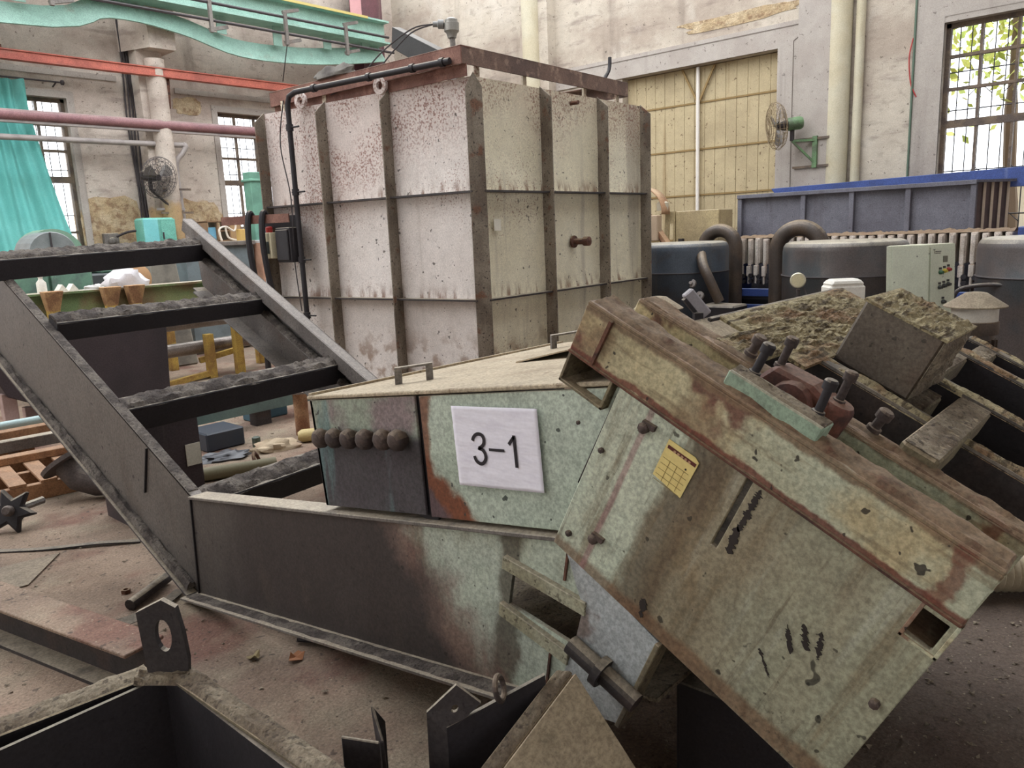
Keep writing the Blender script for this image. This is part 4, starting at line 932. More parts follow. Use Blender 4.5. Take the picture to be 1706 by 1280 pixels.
mb = MB(); mb.box(2.0, 8.2, 12.28, 12.36, 3.22, 3.25); mb.build('pipe_shelf', M['pipe_grey'], mp)
for x in (5.9,):
    mb = MB(); mb.bar((x, 12.3, 3.2), (x, 12.7, 3.2), .06, .06); mb.build('pipe_bracket', M['rust'], mp)
gp = thing('grey_pipe', (6, 12.4, 3.0), 'thin grey pipe turning down beside the wall fan', 'pipe')
mb = MB(); mb.tube(smoothline([(2.0, 12.4, 3.03), (4, 12.4, 3.04), (5.95, 12.4, 3.05), (6.18, 12.36, 3.05), (6.14, 12.38, 2.93), (6.03, 12.42, 2.75), (6.03, 12.42, 2.2), (6.06, 12.42, 1.3), (6.06, 12.42, 0)], 5), .042, 10); mb.build('pipe', M['pipe_grey'], gp, True)
for z in (2.06, 1.72):
    mb = MB(); mb.bar((5.6, 12.35, z), (6.05, 12.35, z), .02, .035); mb.build('pipe_strap', M['pipe_grey'], gp)
gd = thing('crane_girder', (7, 12.0, 4.8), 'long teal steel crane girder high in the left corner', 'girder')
mb = MB(); mb.box(-3, 10.1, 11.95, 12.0, 5.02, 5.38); mb.build('girder_web', M['teal'], gd)
mb = MB(); mb.box(-3, 10.1, 11.8, 12.2, 5.37, 5.40); mb.build('girder_flange', M['teal'], gd)
mb = MB(); mb.box(-3, 10.1, 11.8, 12.2, 5.0, 5.03); mb.build('girder_flange', M['teal'], gd)
def curve_chord():
    xs = [(-3, 4.62), (3.7, 4.56), (5.1, 4.84), (6.15, 4.78), (7.1, 4.58), (8.2, 4.60), (9.2, 4.72), (10.12, 4.88)]
    p = smoothline([V(x, 12.1, z) for x, z in xs], 5); mb = MB(); ribbon(mb, p, .34, (0, -.9, .5), .02); return mb.build('curved_chord', M['teal'], gd)
curve_chord()
for x, z in ((6.75, 4.62), (7.75, 4.58), (8.75, 4.66), (9.6, 4.78), (5.2, 4.84), (3.9, 4.6)):
    mb = MB(); mb.box(x, x + .16, 12.0, 12.02, z + .12, 5.05); mb.build('girder_post', M['teal'], gd)
mb = MB(); mb.box(-3, 9.6, 11.78, 11.80, 5.365, 5.405); mb.build('yellow_strip', plain('yellow_edge', (190, 172, 104), .6), gd)
for z, x1 in ((5.05, 9.9), (4.80, 10.0)):
    mb = MB(); mb.tube([(-3, 11.55, z - .02), (x1, 11.6, z)], .022, 6); mb.build('conductor_rail', M['cable'], gd)
for x in (4.2, 6.4, 7.7, 8.9):
    mb = MB(); mb.box(x, x + .05, 11.55, 11.6, 4.62, 5.12); mb.bar((x, 11.6, 4.66), (x + .3, 11.6, 4.74), .05, .05); mb.bar((x, 11.6, 5.12), (x + .3, 11.6, 5.2), .05, .05); mb.build('rail_hanger', M['grey_steel'], gd)
mb = MB(); mb.tube([(7.72, 11.58, 4.62), (7.98, 12.2, 4.18)], .008, 5); mb.build('hanging_wire', M['cable'], gd)
# maroon steel column in the corner
mc = thing('steel_column', (10.2, 12.3, 0), 'maroon steel column standing in the far corner', 'column')
M['maroon'] = Mat('maroon_paint', (98, 60, 66), .6).blotch((74, 46, 54), 2, .42, .62, .8).streak((150, 130, 118), 5, .58, .72, .6).done()
mb = MB(); mb.box(9.85, 10.35, 12.28, 12.3, 0, HT); mb.build('column_flange', M['maroon'], mc)
mb = MB(); mb.box(10.1, 10.12, 12.3, 12.6, 0, HT); mb.build('column_web', M['maroon'], mc)
mb = MB(); mb.box(9.85, 10.35, 12.6, 12.62, 0, HT); mb.build('column_flange', M['maroon'], mc)
mb = MB(); mb.box(9.6, 9.85, 12.26, 12.28, 5.1, HT); mb.build('pink_plate', plain('pink_plate', (188, 138, 140), .6), mc)
# ------------------------------------------------------------------ wall fans
def fan(name, hub, face, label, tilt, motor_mat, cage_mat, post, R=.31):
    """hub: cage centre, face: direction the fan blows"""
    fc = V(face).normalized(); t = thing(name, hub, label, 'wall fan')
    u = fc.cross(V(0, 0, 1)).normalized(); w = u.cross(fc)
    hub = V(hub)
    mb = MB()
    for r, d in ((R, 0), (R * .98, .05), (R * .8, .085), (R * .6, .1), (R * .4, .11), (R * .2, .115), (R * .85, -.06), (R * .6, -.08), (R * .35, -.09)):
        mb.torus(hub + fc * d, fc, r, .0035, 28, 4)
    for k in range(28):
        a = 2 * math.pi * k / 28; e = u * math.cos(a) + w * math.sin(a)
        mb.tube([hub + e * R * .12 + fc * .117, hub + e * R * .6 + fc * .1, hub + e * R * .9 + fc * .07, hub + e * R, hub + e * R * .85 - fc * .06, hub + e * R * .3 - fc * .09], .0028, 4, False)
    mb.build('cage', cage_mat, t)
    for k in range(3):
        a0 = 2 * math.pi * k / 3 + .4; mb = MB(); pts = []
        for r, da in ((.05, -.3), (.16, -.42), (.26, -.30), (.27, .1), (.24, .45), (.14, .42), (.05, .3)):
            a = a0 + da; pts.append(hub + (u * math.cos(a) + w * math.sin(a)) * r + fc * (.03 * da * 2))
        mb.prism(pts, fc * .004); mb.build('blade', plain('fan_blade', (120, 116, 112), .5, .4) if k == 0 and 'fb' not in M else M['fb'], t)
        M.setdefault('fb', bpy.data.materials['fan_blade'])
    mb = MB(); mb.lathe(hub - fc * .04, -fc, [(.05, -.05), (.055, 0), (.07, .04), (.075, .06), (.075, .09)], 14); mb.build('motor_neck', M['dark_steel'], t, True)
    mb = MB(); mb.lathe(hub - fc * .13, -fc, [(.08, 0), (.085, .03), (.085, .17), (.07, .2), (.04, .205)], 14); mb.build('motor', motor_mat, t, True)
    e = hub - fc * .2; p = V(post)
    mb = MB(); mb.bar(e, e + V(0, 0, -.22), .045, .045); mb.build('neck_post', M['dark_steel'], t)
    q = e + V(0, 0, -.22)
    mb = MB(); mb.bar(q, V(p.x, p.y, q.z), .045, .03); mb.build('bracket_arm', motor_mat, t)
    mb = MB(); mb.bar(q, V(p.x, p.y, q.z - .3), .04, .025); mb.build('bracket_strut', motor_mat, t)
    mb = MB(); mb.bar(V(p.x, p.y, q.z + .05), V(p.x, p.y, q.z - .36), .06, .05); mb.build('bracket_plate', motor_mat, t)
    sd = V(0, 1, 0) if abs(p.x - XR) < 1 else V(1, 0, 0)
    for dz in (.02, -.34):
        mb = MB(); mb.bar(p - sd * .22 + V(0, 0, q.z - p.z + dz), p + sd * .3 + V(0, 0, q.z - p.z + dz), .02, .03); mb.build('clamp_strap', M['win_frame'], t)
    return t
M['fan_green'] = Mat('fan_green_paint', (104, 136, 96), .5).blotch((86, 96, 76), 8, .45, .62, .8).done()
M['cage_cream'] = plain('cage_cream', (134, 116, 88), .6)
M['cage_dark'] = plain('cage_dark', (62, 56, 58), .6)
fan('wall_fan', (10.5, 4.5, 2.72), (-.62, .78, -.1), 'green wall fan with cream cage on the pilaster by the door', 0, M['fan_green'], M['cage_cream'], (XR - .2, 4.1, 2.5))
fan('wall_fan', (5.58, 12.12, 2.52), (.25, -.95, -.2), 'dark wall fan on the round column at the left wall', 0, M['dark_steel'], M['cage_dark'], (5.86, 12.3, 2.3))

# ------------------------------------------------------------------ teal curtain
mb = MB(); vs = []; nu, nv = 70, 26
for j in range(nv + 1):
    v = j / nv
    for i in range(nu + 1):
        u = i / nu; z = 3.84 - 2.9 * v
        right = 4.06 + .62 * max(0, v - .12) ** 1.15
        x = 3.0 + (right - 3.0) * u
        y = 12.56 + .05 * math.sin(u * 44 + v * 3) * (1 - .25 * v) + .05 * math.sin(u * 17 + v * 5) - .04 * v
        vs.append(V(x, y, z))
mb.add(vs, [(j * (nu + 1) + i, j * (nu + 1) + i + 1, (j + 1) * (nu + 1) + i + 1, (j + 1) * (nu + 1) + i) for j in range(nv) for i in range(nu)])
cm = Mat('teal_curtain_cloth', (92, 156, 150), .85).blotch((118, 180, 174), 1.4, .4, .6, .7).blotch((90, 134, 124), 2.6, .56, .7, .6, (2, 1, .4)).done()
tn = cm.node_tree; bs = tn.nodes['Principled BSDF']; tl = tn.nodes.new('ShaderNodeBsdfTranslucent'); tl.inputs['Color'].default_value = lin((130, 220, 212))
mx = tn.nodes.new('ShaderNodeMixShader'); mx.inputs[0].default_value = .45; out = tn.nodes['Material Output']
tn.links.new(bs.outputs[0], mx.inputs[1]); tn.links.new(tl.outputs[0], mx.inputs[2]); tn.links.new(mx.outputs[0], out.inputs['Surface'])
cu = thing('curtain', (3.6, 12.56, .9), 'teal curtain drawn partly across the left window', 'curtain')
mb.build('cloth', cm, cu, True)
mb = MB(); mb.tube([(2.6, 12.55, 3.86), (4.55, 12.6, 3.86)], .012, 8); rod = mb.build('curtain_rod', M['cable'], cu, True)
mb = MB(); mb.lathe((4.55, 12.6, 3.86), (1, 0, 0), [(.01, 0), (.035, .015), (.035, .045), (.01, .06)], 10); mb.build('rod_finial', M['cable'], rod, True)
mb = MB(); mb.bar((4.5, 12.6, 3.86), (4.5, 12.75, 3.82), .015, .015); mb.build('rod_bracket', M['cable'], rod)

# ------------------------------------------------------------------ right background machinery
M['tank_blue'] = Mat('dark_blue_vessel', (64, 72, 82), .45).blotch((78, 88, 100), 2, .42, .64, .8).blotch((62, 54, 52), 1.6, .5, .66, .8, (1, 1, 1.5)).streak((90, 84, 78), 5, .58, .72, .5).dust((176, 170, 156), .9, .35, .8).done()
M['tank_brown'] = Mat('dark_brown_vessel', (78, 70, 68), .45).blotch((60, 66, 70), 2, .42, .64, .9, off=(4, 4, 4)).streak((98, 88, 80), 5, .58, .72, .5).dust((182, 174, 156), .9, .35, .8).done()
M['pipe_brown'] = Mat('brown_pipe', (84, 70, 58), .5).blotch((62, 54, 50), 3, .42, .62, .8).dust((160, 142, 116), .6, .4, .9).done()
def vessel(name, c, r, top, mat, label, extras):
    t = thing(name, (c[0], c[1], 0), label, 'pressure vessel')
    mb = MB(); mb.lathe((c[0], c[1], 0), (0, 0, 1), [(r * .96, 0), (r, .03), (r, top - .36), (r * 1.004, top - .355), (r * 1.004, top - .345), (r, top - .34), (r, top - .1), (r * .985, top - .05), (r * .95, top - .015), (r * .88, top), (.02, top + .01)], 40)
    mb.build('shell', mat, t, True)
    mb = MB(); mb.torus((c[0], c[1], top - .35), (0, 0, 1), r + .004, .008, 40, 5); mb.build('weld_band', M['cable'], t, True)
    return t
v1 = vessel('pressure_vessel', (8.62, 4.88), .57, 1.27, M['tank_blue'], 'dark blue vessel half hidden behind the panelled tank', 0)
v2 = vessel('pressure_vessel', (8.55, 2.90), .62, 1.25, M['tank_brown'], 'dark brown vessel behind the pale green control cabinet', 0)
v3 = vessel('pressure_vessel', (8.55, 1.0), .66, 1.25, M['tank_brown'], 'dark vessel cut by the right edge of the view', 0)
def elbow(t, c, r0, pr, d, z0):
    """inverted U pipe"""
    c = V(c); d = V(d).normalized(); top = c.z
    pts = [c - d * r0 + V(0, 0, z0 - top)] + arc(c, -d, V(0, 0, 1), r0, 0, math.pi, 16) + [c + d * r0 + V(0, 0, z0 - top)]
    mb = MB(); mb.tube(pts, pr, 16); return mb.build('bend_pipe', M['pipe_brown'], t, True)
elbow(v1, (9.34, 4.73, 1.17), .22, .085, (0, -1, 0), .1)
elbow(v2, (9.1, 3.60, 1.14), .25, .095, (.1, -1, 0), .1)
for (y, z) in ((4.36, 1.02), (4.5, .8), (4.4, .66)):
    mb = MB(); mb.lathe((8.22, y, z), (-1, 0, .3), [(.05, 0), (.05, .03), (.02, .035), (.02, .06)], 10); mb.build('flange_boss', M['pipe_grey'], v1, True)
mb = MB(); mb.tube(smoothline([(8.4, 4.5, 1.2), (8.2, 4.36, 1.02), (8.15, 4.25, .85), (8.2, 4.15, .6)], 5), .06, 10); mb.build('valve_pipe', M['pipe_brown'], v1, True)
mb = MB(); mb.box(7.95, 8.3, 3.85, 4.3, .0, .58); mb.build('valve_base', M['black_steel'], v1, bevel=.02)
mb = MB(); mb.tube(smoothline([(8.05, 1.75, .55), (8.0, 1.7, .78), (8.02, 1.5, .84), (8.0, 1.3, .84)], 5), .018, 8); mb.build('bend_pipe', M['dark_steel'], v3, True)
# pressure gauge and jug in front of the brown vessel
ga = thing('pressure_gauge', (5.2, 2.06, 0), 'round brass pressure gauge on a thin stand', 'gauge'); gc = V(5.2, 2.06, 1.085); gn = V(-.9, -.35, .05)
mb = MB(); mb.lathe(gc, gn, [(.042, -.04), (.048, -.03), (.052, .0), (.046, .008)], 20); mb.build('gauge_case', plain('pale_metal', (190, 184, 160), .35, .5), ga, True)
mb = MB(); mb.lathe(gc, gn, [(.040, .006), (.040, .009)], 20); mb.build('dial', plain('dial_cream', (196, 186, 150), .3), ga, True)
mb = MB(); mb.tube([gc + V(0.01, 0, -.06), gc + V(0.02, 0, -1.06)], .014, 8); mb.build('stand_pipe', M['dark_steel'], ga, True)
mb = MB(); mb.tube(smoothline([gc + V(.03, -.03, -.05), gc + V(.0, -.09, -.18), gc + V(.0, -.12, -.3)], 5), .006, 5); mb.build('capillary', M['cable'], ga)
mb = MB(); mb.box(5.12, 5.32, 1.98, 2.14, 0, .03); mb.build('base_plate', M['dark_steel'], ga)
# ---- filter press with its row of white plates
fp = thing('filter_press', (9.75, 3.1, 0), 'filter press with a long row of white pleated plates and blue rails', 'filter press')
M['plate_white'] = Mat('filter_plate_white', (206, 196, 186), .7).blotch((178, 164, 150), 5, .42, .62, .8).streak((150, 128, 112), 7, .55, .7, .6).dust((150, 126, 104), .8, .4, .9).done()
M['hole_dark'] = plain('plate_port_dark', (40, 36, 40), .6)
M['blue_paint'] = Mat('blue_machine_paint', (62, 84, 150), .5).blotch((54, 72, 128), 3, .42, .64, .8).streak((160, 166, 176), 6, .62, .74, .4).dust((150, 158, 172), .4).done()
y = 1.55; first = None; k = 0
while y < 4.62:
    if first is None:
        mb = MB(); mb.box(9.55, 10.1, y, y + .066, .95, 1.27); mb.box(9.53, 9.56, y + .012, y + .054, .93, 1.25); pl = mb.build('filter_plate', M['plate_white'], fp, bevel=.008)
        mb = MB(); mb.box(9.50, 9.56, y + .006, y + .06, .80, .93); mb.box(9.51, 9.55, y + .02, y + .046, .70, .82); sub = mb.build('plate_handle', M['plate_white'], pl, bevel=.006)
        mb = MB(); mb.lathe((9.505, y + .1, .80), (-1, 0, 0), [(.028, -.04), (.028, .005)], 10); mb.lathe((9.505, y + .1, .73), (-1, 0, 0), [(.026, -.04), (.026, .005)], 10); hol = mb.build('port', M['hole_dark'], pl, True)
        first = (pl, sub, hol)
    else:
        dz = .006 * math.sin(k * 2.7)
        a = piece(first[0], 'filter_plate', (.012 * math.sin(k * 1.9), y - 1.55, dz), fp)
        for q in first[1:]:
            c = q.copy(); c.parent = a; COL.objects.link(c)
    y += .105; k += 1
mb = MB(); mb.box(9.54, 10.1, 1.5, 4.65, 0.0, .5); mb.build('press_bed', M['hole_dark'], fp)
for z in (.60, .40):
    mb = MB(); mb.box(9.42, 9.5, 1.2, 4.7, z - .05, z + .045); mb.build('side_rail', M['blue_paint'], fp, bevel=.004)
mb = MB(); mb.box(9.5, 10.15, 1.30, 1.5, 0, 1.32); mb.build('end_frame', M['blue_paint'], fp, bevel=.01)
mb = MB(); mb.box(9.5, 10.15, 4.66, 4.8, 0, 1.2); mb.build('end_frame', M['blue_paint'], fp, bevel=.01)
mb = MB(); mb.mound(V(9.8, 1.55, 1.275), V(9.8, 4.6, 1.275), (1, 0, 0), .4, .035, 90, 44, .9); mb.build('debris_crust', M['rust'], fp, True)
# ---- grey steel bin and blue beam behind
bn = thing('steel_bin', (10.5, 3.1, 0), 'long slate grey steel bin standing behind the filter press', 'bin')
M['slate'] = Mat('slate_grey_paint', (112, 112, 122), .6).blotch((96, 94, 104), 1.6, .42, .64, .8).streak((84, 80, 86), 5, .58, .72, .6).specks((60, 56, 60), 30, .69, .72, .6).done()
bx0, bx1, by0, by1, bt = 10.25, 10.75, 1.72, 5.0, 1.89
sc_ = 10.25 / 9.3
ybin = [4.43 * 1.1, 3.64 * 1.1, 3.09 * 1.1, 2.5 * 1.1, 1.88 * 1.1]; bt = 1.49 + (1.81 - 1.49) * 1.1
for i in range(4):
    mb = MB(); mb.box(10.25, 10.26, ybin[i + 1] + .03, ybin[i] - .03, .3, bt - .05); mb.build('side_panel', M['slate'], bn)
for i, yy_ in enumerate(ybin):
    mb = MB(); mb.box(10.19, 10.26, yy_ - .03, yy_ + .03, 0, bt - .03); mb.build('side_rib', M['slate'], bn, bevel=.004)
mb = MB(); mb.box(10.17, 10.29, ybin[4] - .03, ybin[0] + .03, bt - .05, bt); mb.build('top_rim', M['slate'], bn, bevel=.004)
mb = MB(); mb.prism([V(10.26, ybin[4], .3), V(10.69, 1.81, .3), V(10.69, 1.81, bt - .02), V(10.26, ybin[4], bt - .02)], (.006, .01, 0)); mb.build('end_panel', plain('bin_end_brown', (104, 88, 88), .6, 0, (84, 72, 74)), bn)
for k in range(4):
    x = 10.34 + k * .10; mb = MB(); ye = ybin[4] + (1.81 - ybin[4]) * (x - 10.26) / .43; mb.box(x, x + .025, ye - .045, ye - .02, .3, bt - .02); mb.build('end_bar', plain('rusty_pale_bar', (176, 158, 140), .7) if k == 0 else bpy.data.materials['rusty_pale_bar'], bn)
mb = MB(); mb.prism([V(10.2, ybin[4] - .03, bt - .03), V(10.70, 1.74, bt - .03), V(10.70, 1.82, bt - .03), V(10.2, ybin[4] + .05, bt - .03)], (0, 0, .03)); mb.build('top_rim', M['slate'], bn)
mb = MB(); mb.box(10.67, 10.68, ybin[4], ybin[0], 0, bt - .03); mb.build('back_panel', M['slate'], bn)
mb = MB(); mb.box(10.25, 10.68, ybin[4], ybin[0], .28, .3); mb.build('bin_floor', M['slate'], bn)
bb = MB(); bb.prism([V(10.71, 4.6, 1.84), V(10.71, 1.0, 1.73), V(10.71, 1.0, 1.985), V(10.71, 4.66, 1.92)], (.05, 0, 0)); bb.box(10.71, 10.77, 4.4, 4.5, 0, 1.86); bb.box(10.71, 10.77, 1.2, 1.3, 0, 1.75)
single(bb, 'blue_beam', M['blue_paint'], (10.88, 2.8, 0), 'long blue steel beam against the wall under the right window', 'beam', bevel=.004)
# ---- beige cabinet and rusty chute by the door
bc = thing('beige_cabinet', (9.7, 5.2, 0), 'beige steel cabinet standing before the boarded door', 'cabinet')
M['beige'] = Mat('beige_paint', (186, 168, 128), .65).blotch((164, 146, 112), 2, .42, .64, .8).streak((140, 118, 88), 6, .58, .72, .5).dust(DUST, .6).done()
mb = MB(); mb.box(9.5, 9.9, 4.83, 5.46, 0, 1.66); mb.build('cabinet_body', M['beige'], bc, bevel=.006)
mb = MB(); mb.holed([V(9.5, 5.47, 0.9), V(9.5, 5.66, .9), V(9.5, 5.62, 1.66), V(9.5, 5.47, 1.66)], [[V(9.5, 5.50, 1.0), V(9.5, 5.58, 1.0), V(9.5, 5.57, 1.5), V(9.5, 5.50, 1.5)]], (.03, 0, 0)); mb.build('side_frame', M['beige'], bc)
mb = MB(); mb.box(9.6, 9.68, 5.5, 5.56, 0, 1.0); mb.build('frame_leg', M['dark_steel'], bc)
chute = thing('rusty_chute', (8.6, 5.6, 0), 'rusty curved chute peeking out behind the panelled tank', 'chute')
M['rust_bright'] = Mat('pale_orange_rust', (176, 138, 106), .8).blotch((128, 84, 58), 3, .42, .62, .9).dust((196, 176, 146), .6).done()
mb = MB(); pts = arc((8.75, 5.35, 1.62), V(.3, -.9, 0), V(0, 0, 1), .34, -.2, 2.2, 14); ribbon(mb, pts, .5, (.9, .3, 0.05), .02) if False else None
mb = MB(); vs = []; n = 14
for i in range(n + 1):
    a = -.1 + 2.0 * i / n; c = V(9.25, 5.88, 1.66) + V(0, -.36 * math.cos(a), .34 * math.sin(a)); vs += [c, c + V(.2, 0, 0)]
mb.add(vs, [(2 * i, 2 * i + 1, 2 * i + 3, 2 * i + 2) for i in range(n)]); o = mb.build('curved_hood', M['rust_bright'], chute, True); md = o.modifiers.new('t', 'SOLIDIFY'); md.thickness = .012
mb = MB(); mb.bar((9.25, 5.95, 1.9), (9.25, 5.3, 1.05), .05, .12, (1, 0, 0)); mb.build('side_rail', M['rust_bright'], chute)
mb = MB(); mb.bar((9.45, 5.9, 1.6), (9.45, 5.35, .95), .05, .08, (1, 0, 0)); mb.build('side_rail', M['rust'], chute)
mb = MB(); mb.box(9.15, 9.28, 5.54, 5.70, 1.28, 1.62); mb.build('gear_box', plain('pinkish_beige', (176, 154, 130), .7), chute, bevel=.01)
mb = MB(); mb.lathe((9.4, 5.6, 1.68), (0, 0, 1), [(.08, 0), (.08, .1), (.05, .12)], 12); mb.build('motor', plain('pale_motor', (188, 180, 160), .6), chute, True)
for p in ((9.3, 5.25), (9.3, 5.9)):
    mb = MB(); mb.box(p[0], p[0] + .06, p[1], p[1] + .06, 0, 1.3 if p[1] < 5.6 else 1.5); mb.build('chute_leg', M['dark_steel'], chute)
# ---- pale green control cabinet
cc = thing('control_cabinet', (6.95, 1.75, 0), 'pale green control cabinet with rows of buttons', 'control cabinet')
M['cab_green'] = Mat('pale_green_enamel', (210, 216, 196), .5).blotch((198, 204, 184), 2, .42, .66, .8).streak((160, 160, 136), 6, .6, .74, .5).specks((90, 92, 84), 14, .70, .715, .8).dust((214, 206, 182), .6).done(.35)
ca_ = V(6.70, 1.95, 0); cb_ = V(6.92, 1.69, 0); cd_ = V(7.16, 1.555, 0)
e1 = cb_ - ca_; e2 = cd_ - cb_; lean = V(-.03, .03, 0)
def tilt(p, z): return V(p.x, p.y, z) + lean * -(1.26 - z)
mb = MB(); foot = [ca_, cb_, cd_, cd_ - e1]
mb.hexa([tilt(p, 0.0) for p in foot], [tilt(p, 1.25) for p in foot]); body = mb.build('cabinet_body', M['cab_green'], cc, bevel=.006)
def onface(u, z, d, w=None):   # point on the button face
    n = V(e2.y, -e2.x, 0).normalized(); p = cb_ + e2 * u; return tilt(p, z) + n * d
mb = MB(); mb.hexa([onface(.04, .1, .004), onface(.96, .1, .004), onface(.96, .1, .010), onface(.04, .1, .010)], [onface(.04, 1.22, .004), onface(.96, 1.22, .004), onface(.96, 1.22, .010), onface(.04, 1.22, .010)]); mb.build('cabinet_door', M['cab_green'], cc)
n1 = V(e1.y, -e1.x, 0).normalized()
mb = MB(); q = lambda u, z, d: tilt(ca_ + e1 * u, z) + n1 * d
mb.hexa([q(.14, .1, .001), q(.98, .1, .001), q(.98, .1, .008), q(.14, .1, .008)], [q(.14, 1.24, .001), q(.98, 1.24, .001), q(.98, 1.24, .008), q(.14, 1.24, .008)]); mb.build('side_door', M['cab_green'], cc)
bcol = {'g': plain('button_green', (50, 92, 64), .4), 'y': plain('button_yellow', (196, 176, 60), .4), 'r': plain('button_red', (150, 44, 40), .4), 'k': plain('button_black', (50, 52, 50), .4)}
nf = V(e2.y, -e2.x, 0).normalized()
for (u, z, c) in [(.40, 1.02, 'g'), (.55, 1.03, 'y'), (.70, 1.04, 'r'), (.38, .90, 'k'), (.54, .91, 'k'), (.70, .92, 'k'), (.52, .78, 'k')]:
    mb = MB(); mb.lathe(onface(u, z, .01), nf, [(.018, 0), (.018, .012), (.012, .022), (.012, .03)], 10); o = mb.build('button', bcol[c], body, True)
    mb = MB(); mb.hexa([onface(u - .05, z + .022, .0105), onface(u + .05, z + .022, .0105), onface(u + .05, z + .022, .013), onface(u - .05, z + .022, .013)], [onface(u - .05, z + .04, .0105), onface(u + .05, z + .04, .0105), onface(u + .05, z + .04, .013), onface(u - .05, z + .04, .013)]); mb.build('button_plate', bcol['k'], o)
mb = MB(); mb.hexa([onface(.5, 1.10, .010), onface(.66, 1.10, .010), onface(.66, 1.10, .014), onface(.5, 1.10, .014)], [onface(.5, 1.15, .010), onface(.66, 1.15, .010), onface(.66, 1.15, .014), onface(.5, 1.15, .014)]); mb.build('meter', plain('meter_grey', (110, 110, 96), .4), body)
mb = MB()
for (u0, u1, z0, z1) in ((.12, .2, 1.2, 1.205), (.155, .165, 1.17, 1.2), (.2, .42, 1.185, 1.192), (.2, .40, 1.172, 1.178)):
    mb.hexa([onface(u0, z0, .0101), onface(u1, z0, .0101), onface(u1, z0, .0112), onface(u0, z0, .0112)], [onface(u0, z1, .0101), onface(u1, z1, .0101), onface(u1, z1, .0112), onface(u0, z1, .0112)])
mb.build('maker_lettering', bcol['k'], body)
# ---- two capped vertical pump motors
def pump(name, c, top, label, r=.135, dirs=1):
    t = thing(name, (c[0], c[1], 0), label, 'pump motor'); c = V(c[0], c[1], 0)
    cone = Mat(name + '_cap_dust', (146, 134, 112), .85).blotch((120, 106, 88), 6, .42, .62, .8).done() if 'cone' not in M else M['cone']; M.setdefault('cone', cone)
    mb = MB(); mb.lathe(c, (0, 0, 1), [(r * .9, top - .10), (r * 1.36, top - .095), (r * 1.36, top - .088), (r * .45, top - .005), (r * .2, top), (.01, top)], 24); mb.build('rain_cap', M['cone'], t, True)
    mb = MB(); mb.lathe(c, (0, 0, 1), [(r, top - .19), (r, top - .095)], 24); mb.build('white_band', plain('flaking_white', (206, 200, 188), .6, 0, (180, 172, 158)) if 'flw' not in M else M['flw'], t, True); M.setdefault('flw', bpy.data.materials['flaking_white'])
    mb = MB(); mb.lathe(c, (0, 0, 1), [(r * 1.04, top - .27), (r * 1.06, top - .26), (r * 1.06, top - .19), (r, top - .185)], 24); mb.build('brown_band', M['pipe_brown'], t, True)
    mb = MB(); mb.lathe(c, (0, 0, 1), [(r * .9, .12), (r * .9, top - .27)], 20); mb.build('motor_body', M['pipe_brown'], t, True)
    src = None
    for k in range(20):
        a = 2 * math.pi * k / 20; e = V(math.cos(a), math.sin(a), 0); s = V(-e.y, e.x, 0)
        mb = MB(); mb.obox(c + e * r * .88 - s * .004 + V(0, 0, .2), e * r * .16, s * .008, (0, 0, top - .5)); mb.build('cooling_fin', M['pipe_brown'], t)
    mb = MB(); mb.lathe(c, (0, 0, 1), [(r * 1.3, 0), (r * 1.3, .03), (r, .04), (r, .14)], 20); mb.build('pump_foot', M['dark_steel'], t, True)
pump('pump_motor', (5.70, 1.10), .985, 'capped pump motor standing right of the control cabinet')
pump('pump_motor', (5.05, 3.05), .97, 'capped pump motor just visible behind the conveyor beam end')
# ---- white jug, grey lamp box on a drum
jg = MB(); jc = V(4.72, 1.6, 0)
dr = thing('steel_drum', (4.8, 1.62, 0), 'dark drum hidden behind the conveyor head, under the white jug', 'drum')
mb = MB(); mb.lathe((4.8, 1.62, 0), (0, 0, 1), [(.28, 0), (.29, .02), (.285, .3), (.29, .32), (.285, .34), (.285, .6), (.29, .62), (.285, .64), (.285, .9), (.29, .93), (.27, .93), (.01, .92)], 28); mb.build('drum_shell', M['dark_steel'], dr, True)
jg = thing('plastic_jug', (4.72, 1.6, .93), 'translucent white plastic jug with blue label', 'jug')
M['jug'] = plain('milky_plastic', (220, 216, 206), .35)
mb = MB(); a = V(_A.x, _A.y, 0).normalized(); b = V(-a.y, a.x, 0)
prof = [(.0, .105), (.16, .105), (.19, .085), (.2, .08)]
o_ = V(4.72, 1.6, .93)
mb.obox(o_ - a * .105 - b * .07, a * .21, b * .14, (0, 0, .17)); mb.hexa([o_ + a * x + b * y + V(0, 0, .17) for x, y in ((-.105, -.07), (.105, -.07), (.105, .07), (-.105, .07))], [o_ + a * x + b * y + V(0, 0, .205) for x, y in ((-.08, -.05), (.08, -.05), (.08, .05), (-.08, .05))]); jb_ = mb.build('jug_body', M['jug'], jg, bevel=.012)
mb = MB(); mb.obox(o_ - a * .10 - b * .0725, a * .06, -b * .001, (0, 0, .14)); mb.build('blue_label', plain('blue_label', (120, 164, 200), .5), jg)
lb = thing('lamp_box', (4.05, 2.2, .86), 'tilted grey lamp box on a dark post behind the deck', 'lamp box')
lc = V(4.08, 2.2, 1.03); fx = V(_A.x, _A.y, 0).normalized(); fyv = V(0, 0, 1); dl = (fx * .62 - fyv * .78).normalized(); pl_ = (fx * .78 + fyv * .62).normalized(); fb = V(_F.x, _F.y, 0).normalized()
mb = MB(); mb.obox(lc - dl * .09 - pl_ * .035, dl * .18, pl_ * .07, fb * .07); mb.build('lamp_case', plain('grey_case', (150, 146, 150), .5, 0, (120, 114, 116)), lb, bevel=.008)
mb = MB(); mb.obox(lc - dl * .07 - pl_ * .05, dl * .10, pl_ * .02, fb * .06); mb.build('lamp_clip', M['black_steel'], lb)
mb = MB(); mb.bar(lc + V(0, 0, -.05), V(4.1, 2.22, 0.0), .05, .05); mb.build('lamp_post', M['black_steel'], lb)
